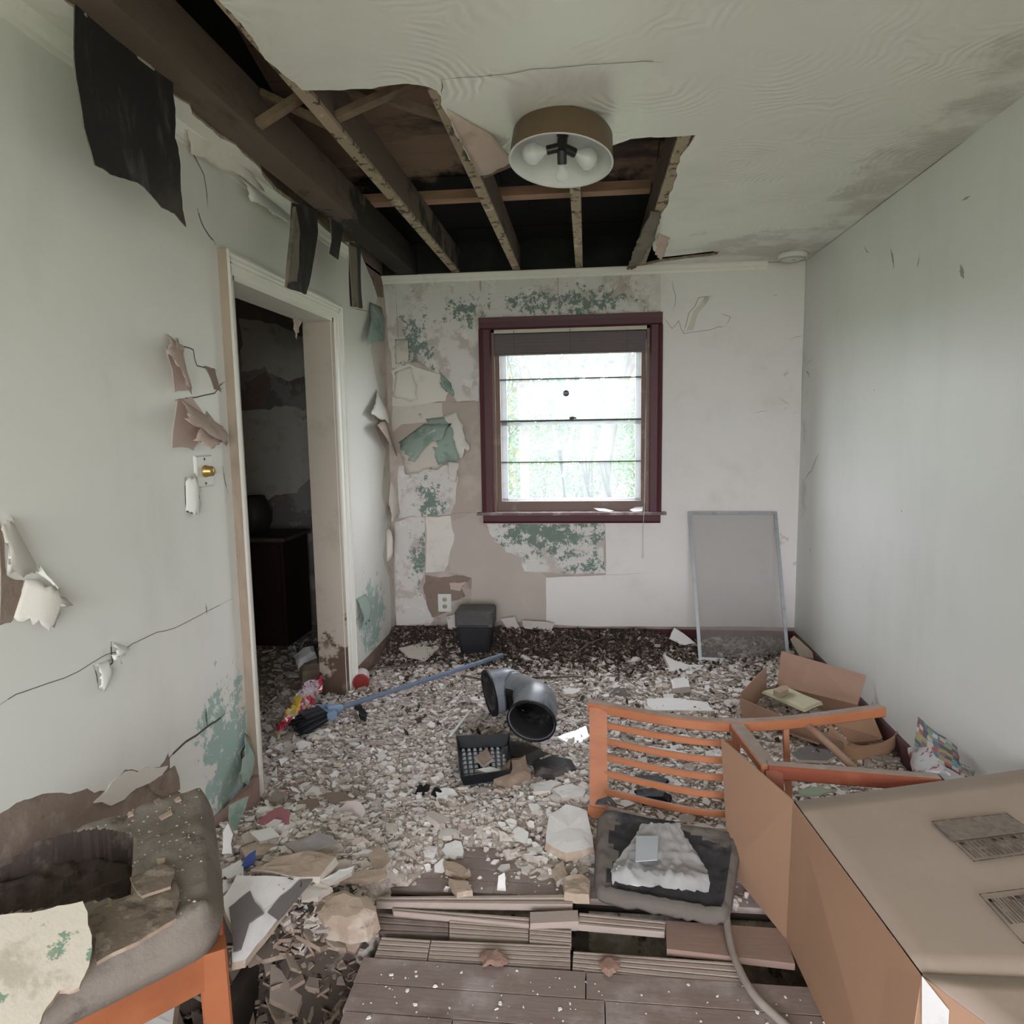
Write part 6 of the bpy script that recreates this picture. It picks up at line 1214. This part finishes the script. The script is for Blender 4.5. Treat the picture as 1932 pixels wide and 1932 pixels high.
# ------------------------------------------------------------------ padded chair in the lower left
ZS = .59
Ac, Bc = onz(392, 1472, ZS), onz(414, 1704, ZS); e1v = (Bc-Ac); e2v = (onz(0, 1600, ZS)-Ac).normalized()*.46
Cc = Bc+e2v*.92+e1v*.03; Dc = Ac+e2v
pc2 = thing('padded_chair', ((Ac+Bc+Cc+Dc)/4).xy.to_3d()+Vector((0, 0, -.2)), 'orange wooden chair with a torn grey padded seat heaped with debris', 'chair')
quad = [Ac, Bc, Cc, Dc]
holepx = [(-60, 1620), (40, 1592), (130, 1572), (190, 1570), (240, 1578), (250, 1600), (246, 1640), (238, 1688), (150, 1706), (0, 1722), (-60, 1730)]
def inpoly(x, y, P):
    c = False; j = len(P)-1
    for i in range(len(P)):
        if (P[i][1] > y) != (P[j][1] > y) and x < (P[j][0]-P[i][0])*(y-P[i][1])/(P[j][1]-P[i][1])+P[i][0]: c = not c
        j = i
    return c
hw_ = [(onz(a, c, ZS).x, onz(a, c, ZS).y) for a, c in holepx]
NS = 56; r_ = random.Random(31)
def seat(u, v):
    p = (Ac*(1-u)+Bc*u)*(1-v)+(Dc*(1-u)+Cc*u)*v; du, dv = abs(u-.5)*2, abs(v-.5)*2; cen = sum(quad, Vector())/4
    k = max(0, du+dv-1.72)/.28; p = p.lerp(cen, .07*k*k); e = max(du, dv)
    z = -.035*max(0, (e-.86)/.14)**2.2+.012*(mnoise.noise(Vector((u*5, v*5, 0)))+.5*mnoise.noise(Vector((u*14, v*14, 3))))
    if inpoly(p.x, p.y, hw_): z -= .062+.012*mnoise.noise(Vector((u*16, v*16, 1)))
    return p+Vector((0, 0, z))
b = MB().grid(lambda u, v: seat(u, v), NS, NS, 0, smooth=True); b.f = [tuple(reversed(f)) for f in b.f]
for k, f in enumerate(b.f):
    zs = [b.v[i][2] for i in f]; cx = sum(b.v[i][0] for i in f)/4; cy_ = sum(b.v[i][1] for i in f)/4
    if inpoly(cx, cy_, hw_) : b.mi[k] = 1
    elif max(zs)-min(zs) > .03: b.mi[k] = 1 if cx < -.95 else 2
    if b.mi[k]: b.sm[k] = False
ring = [(i, 0) for i in range(NS+1)]+[(NS, j) for j in range(1, NS+1)]+[(i, NS) for i in range(NS-1, -1, -1)]+[(0, j) for j in range(NS-1, 0, -1)]
rv = [Vector(b.v[i*(NS+1)+j]) for i, j in ring]; k = len(rv); cen = sum(quad, Vector())/4
m1 = [Vector((p.x, p.y, 0))+(Vector((p.x, p.y, 0))-Vector((cen.x, cen.y, 0))).normalized()*.010+Vector((0, 0, ZS-.055)) for p in rv]; m2 = [Vector((p.x, p.y, ZS-.09)) for p in rv]
b.add(rv+m1+m2, [(i, (i+1) % k, k+(i+1) % k, k+i) for i in range(k)]+[(k+i, k+(i+1) % k, 2*k+(i+1) % k, 2*k+i) for i in range(k)]+[tuple(range(2*k, 3*k))], 0, True)
b.build('seat_cushion', [m_seatgrey, m_seatdark, m_foam], pc2)
ins = [p.lerp(cen, .07) for p in quad]
for i in range(4):
    a, c = ins[i], ins[(i+1) % 4]; MB().bar(Vector((a.x, a.y, ZS-.125)), Vector((c.x, c.y, ZS-.125)), .024, .07).build('apron', m_orangeshade, pc2)
    q = quad[i].lerp(cen, .085); MB().bar(Vector((q.x, q.y, ZS-.09)), Vector((q.x+(q.x-cen.x)*.05, q.y+(q.y-cen.y)*.05, [.02, -.22, -.02, .0][i])), .05, .042, up=(e1v.normalized().x, e1v.normalized().y, 0), bev=.004).build('leg', m_orangeshade if i != 0 else dk, pc2)
# debris on the seat
def seat_slab(name, label, cat, px, z, th, mat, side, n=(0, 0, 1), amp=.005):
    n = Vector(n).normalized(); c = (sum(a for a, _ in px)/len(px), sum(b_ for _, b_ in px)/len(px)); p0 = onz(*c, z)
    pts = facing(frac([onplane(a, b_, p0, n) for a, b_ in px], amp, 3, n=n, seed=int(px[0][0])), n); return tag(MB().prism(pts, -n*th, 0, 1).build(name, [mat, side]), label, cat)
seat_slab('bark_slab', 'flaky brown rotten board lying on the padded chair seat', 'debris', [(160, 1735), (180, 1712), (250, 1690), (262, 1650), (322, 1640), (338, 1690), (332, 1732), (262, 1775), (182, 1815)], ZS+.010, .007, layered('flaky_brown_board', (.17, .13, .10), [dict(col=(.30, .25, .20), scale=22, lo=.52, hi=.62, amt=.9), dict(col=(.07, .05, .04), scale=18, lo=.55, hi=.65, amt=.8)], rough=1., bump=.8), m_brownrock)
seat_slab('bark_slab', 'second thin flake of rotten board above the first on the padded seat', 'debris', [(245, 1655), (300, 1630), (330, 1640), (322, 1672), (268, 1690)], ZS+.018, .006, MATS['flaky_brown_board'], m_brownrock)
sl_ = seat_slab('painted_slab', 'cream wall slab with green paint patches hanging over the chair seat edge', 'plaster slab', [(-60, 1742), (60, 1722), (156, 1700), (166, 1745), (174, 1790), (168, 1822), (150, 1862), (112, 1868), (85, 1905), (66, 1945), (-60, 1960)], ZS+.03, .016, layered('cream_slab_paint', (.46, .41, .335), [dict(col=(.15, .21, .15), scale=16, lo=.6, hi=.63), dict(col=(.30, .26, .2), scale=12, lo=.52, hi=.66, amt=.7), dict(col=(.13, .09, .07), scale=14, lo=.66, hi=.68)], rough=.85, bump=.4), m_tan, n=(.40, -.42, .8), amp=.006)
for i, (px, lab) in enumerate((([(290, 1510), (300, 1505), (306, 1512), (296, 1518)], 'dark crumb near the far edge of the padded seat'), ([(328, 1508), (338, 1502), (342, 1508), (332, 1512)], 'white crumb near the far corner of the padded seat'), ([(240, 1535), (250, 1530), (252, 1536), (242, 1540)], 'pale crumb beside the hole in the padded seat'), ([(300, 1540), (322, 1528), (325, 1534), (304, 1545)], 'pale straw like flake on the padded seat'), ([(295, 1620), (312, 1618), (310, 1626), (297, 1628)], 'cream crumb right of the hole in the padded seat'))):
    seat_slab('plaster_crumb', lab, 'crumb', px, ZS+.008, .004, m_brownrock if i == 0 else m_tan, m_tan, amp=.001)
x_ = []; cr_ = MB(); r_ = random.Random(8)
for k in range(240):
    u, v = r_.uniform(.04, .96), r_.uniform(.04, .6); p = seat(u, v)
    if inpoly(p.x, p.y, hw_): continue
    s = r_.uniform(.001, .0042); a = r_.uniform(0, 6); cr_.add([p+Vector((math.cos(a+t)*s*f, math.sin(a+t)*s*f, 0)) for t, f in ((0, 1), (1.8, .6), (3.2, 1.1), (4.9, .7))]+[p+Vector((0, 0, s*.8))], [(0, 1, 4), (1, 2, 4), (2, 3, 4), (3, 0, 4)])
tag(cr_.build('seat_crumbs', m_tan), 'fine plaster crumbs scattered over the padded chair seat', 'crumbs', kind='stuff')
slab('drywall_sheet', 'pale drywall sheet on the floor under the padded chair', 'drywall', [(150, 1880), (240, 1850), (340, 1850), (330, 1932), (200, 1960), (120, 1940)], .02, m_concrete, m_tan, z=.05)
# dead leaves on the boards
for px, lab in (([(905, 1806), (915, 1790), (932, 1795), (940, 1785), (952, 1798), (962, 1812), (948, 1822), (925, 1818), (910, 1824)], 'pinkish brown dead leaf on the long grooved floorboard'), ([(1130, 1815), (1145, 1803), (1170, 1812), (1165, 1830), (1150, 1842), (1136, 1832)], 'dark brown dead leaf on the board before the dark hole')):
    slab('dead_leaf', lab, 'leaf', px, .0015, layered('pinkish_dead_leaf', (.33, .20, .16), var=.3, vscale=40, rough=.9), MATS['pinkish_dead_leaf'], z=.008, amp=.012, dome=.006)

# ------------------------------------------------------------------ outside: lawn, trees, vine
GZ = -.55
lw = struct(MB().add([(-40, YB+TH+.2, GZ), (40, YB+TH+.2, GZ), (40, 70, GZ+2.), (-40, 70, GZ+2.)], [(0, 1, 2, 3)]).build('lawn', m_lawn))
struct(MB().add([(-40, -40, GZ), (40, -40, GZ), (40, YR-TH-.05, GZ), (-40, YR-TH-.05, GZ)], [(0, 1, 2, 3)]).build('ground', m_lawn))
def gz(y): return GZ+2.*(y-YB)/(70-YB)
def branchy(mb, p, d, L_, r, depth, rr_, tips):
    n = 4; pts = [p]; dd = d.copy()
    for k in range(n):
        dd = (dd+Vector((rr_.gauss(0, .12), rr_.gauss(0, .12), rr_.gauss(.03, .08)))).normalized(); pts.append(pts[-1]+dd*L_/n)
    mb.tube(pts, [r*(1-.45*k/n) for k in range(n+1)], 6 if depth > 1 else 4, cap=False)
    if depth == 0: tips.append(pts[-1]); return
    for k in range(rr_.randint(2, 3)):
        q = pts[rr_.randint(2, n)]; nd = (dd+Vector((rr_.gauss(0, .6), rr_.gauss(0, .4), rr_.gauss(.2, .35)))).normalized(); branchy(mb, q, nd, L_*rr_.uniform(.55, .8), r*.55, depth-1, rr_, tips)
    tips.append(pts[-1])
def leaves(centers, n, spread, size, rr_):
    mb = MB()
    for k in range(n):
        c = rr_.choice(centers); p = c+Vector((rr_.gauss(0, spread), rr_.gauss(0, spread), rr_.gauss(0, spread)))
        a = Vector((rr_.gauss(0, 1), rr_.gauss(0, 1), rr_.gauss(0, 1))).normalized(); b_ = a.cross(Vector((rr_.gauss(0, 1), rr_.gauss(0, 1), rr_.gauss(0, 1)))).normalized(); s = size*rr_.uniform(.6, 1.3)
        mb.add([p-a*s, p+b_*s*.5, p+a*s, p-b_*s*.5], [(0, 1, 2, 3)])
    return mb
TR = [(1163, 11., .15, 7, 'thick leaning tree trunk with forked limbs at the right of the window view', 60), (1110, 12.5, .14, 7, 'forked grey tree left of the thick trunk outside', 90), (992, 10.5, .08, 6, 'straight thin tree at the left of the window view', 130),
      (1048, 9., .04, 4, 'slender sapling with pale leaves near the middle of the window view', 110), (1075, 20., .10, 8, 'far tree standing behind the sapling outside', 200), (960, 17., .1, 7, 'distant tree at the left edge of the window view', 200), (1190, 22., .1, 8, 'distant tree at the right edge of the window view', 200)]
for i, (px, y, r, h, lab, nl) in enumerate(TR):
    p = ony(px, 900, y); p.z = gz(y)-.1; rr_ = random.Random(40+i); t = thing('tree', p, lab, 'tree'); mb = MB(); tips = []
    tr_ = [p, p+Vector((rr_.gauss(0, .1), 0, h*.2)), p+Vector((rr_.gauss(0, .15), 0, h*.42))]
    mb.tube(tr_, [r, r*.85, r*.75], 8, cap=False)
    for k in range(3): branchy(mb, tr_[-1] if k else tr_[1].lerp(tr_[2], .6), Vector((rr_.gauss(0, .45), rr_.gauss(0, .3), 1)).normalized(), h*.3, r*.6, 3, rr_, tips)
    mb.build('trunk', m_bark, t); tag(leaves(tips, nl*3, .3, .06, rr_).build('foliage', m_folfar, t), kind='stuff')
rr_ = random.Random(77)
for i in range(7):
    y = (13, 16, 14.5, 17.5, 15, 18.5, 14)[i]; px = 935+i*46; p = ony(px, 900, y); p.z = gz(y); t = thing('bush', p, 'pale green undergrowth bush behind the lawn outside', 'bush', 'undergrowth bushes outside the window')
    s = rr_.uniform(.8, 1.2); cs_ = [p+Vector((rr_.uniform(-.42, .42)*s, rr_.uniform(-.4, .4), rr_.uniform(.1, 2.3)*s)) for _ in range(34)]
    st_ = MB(); 
    for c in cs_[:8]: st_.tube([p, c], [.02, .006], 4, cap=False)
    st_.build('stems', m_bark, t); tag(leaves(cs_, 2600, .17, .045, rr_).build('foliage', m_folfar if i % 2 else m_fol, t), kind='stuff')
fw = rng.uniform(-14, 14, 9000); fy = rng.uniform(27, 33, 9000); fz = rng.uniform(0, 1, 9000)**1.6*8.5
fb = MB()
for a, c, d in zip(fw, fy, fz):
    p = Vector((a, c, d+.1)); q = Vector((rr_.gauss(0, 1), rr_.gauss(0, .4), rr_.gauss(0, 1))).normalized(); t_ = q.cross(Vector((rr_.gauss(0, .5), 1, rr_.gauss(0, .5)))).normalized(); z_ = rr_.uniform(.12, .3)
    fb.add([p-q*z_, p+t_*z_*.6, p+q*z_, p-t_*z_*.6], [(0, 1, 2, 3)])
tag(fb.build('woodland', m_folfar), 'pale hazy belt of woodland closing the view beyond the lawn', 'woods', kind='stuff')
bp = thing('brush_pile', ony(1105, 915, 8.5).xy.to_3d()+Vector((0, 0, gz(8.5))), 'pile of fallen dry branches on the lawn outside', 'branches'); c = bp.location; mb = MB()
for k in range(34):
    a = rr_.uniform(0, 3.14); q = c+Vector((rr_.gauss(0, .35), rr_.gauss(0, .2), .1)); d_ = Vector((math.cos(a), math.sin(a)*.4, rr_.uniform(.1, .7))).normalized(); mb.tube([q, q+d_*rr_.uniform(.3, .8)], [.018, .006], 4)
mb.build('branches', layered('pale_dead_wood', (.42, .38, .34), rough=1.), bp)
yv = YB+TH+.06
vn = thing('climbing_vine', (OX0, yv, OZ0), 'yellow green vine climbing outside the left edge of the window', 'vine')
vp = bez([ony(950, 960, yv), ony(956, 880, yv), ony(962, 820, yv), ony(955, 760, yv), ony(968, 720, yv), ony(955, 660, yv), ony(958, 600, yv)], 4)
MB().tube(vp, .003, 5).tube(bez([ony(950, 955, yv), ony(1000, 948, yv), ony(1080, 950, yv), ony(1140, 948, yv)], 4), .003, 5).tube(bez([ony(962, 820, yv), ony(1000, 790, yv), ony(1060, 782, yv), ony(1130, 780, yv)], 4), .002, 5).build('stem', m_bark, vn)
lfm = bpy.data.meshes.new('leaf'); s = 1.
pts = [(0, -.5), (.28, -.42), (.5, -.1), (.3, 0.05), (.36, .3), (.12, .22), (0, .55), (-.12, .22), (-.36, .3), (-.3, .05), (-.5, -.1), (-.28, -.42)]
lfm.from_pydata([(x_, .04*(abs(x_)), z_) for x_, z_ in pts]+[(0, .0, 0)], [], [(i, (i+1) % 12, 12) for i in range(12)]); lfm.materials.append(m_vine)
lp = [(957, 690), (962, 705), (963, 728), (970, 735), (985, 728), (958, 770), (966, 778), (970, 790), (960, 755), (962, 845), (972, 850), (976, 858), (958, 870), (965, 895), (960, 915), (955, 935), (972, 905), (995, 945), (1010, 942), (1030, 950), (1048, 948), (1072, 935), (1080, 942), (1090, 946), (1066, 944), (1108, 940), (1124, 938), (1120, 945), (1000, 782), (1045, 780), (1080, 784), (1110, 782), (1124, 780), (1142, 766), (1148, 772), (1020, 783)]
for a, c in lp:
    o = bpy.data.objects.new('leaf', lfm); COL.objects.link(o); o.parent = vn; o.matrix_parent_inverse = Matrix.Translation(-vn.location)
    o.location = ony(a, c, yv+rr_.uniform(-.01, .02)); k = rr_.uniform(.03, .05); o.scale = (k, k, k); o.rotation_euler = (rr_.gauss(0, .5), rr_.gauss(0, .6), rr_.gauss(0, .6))
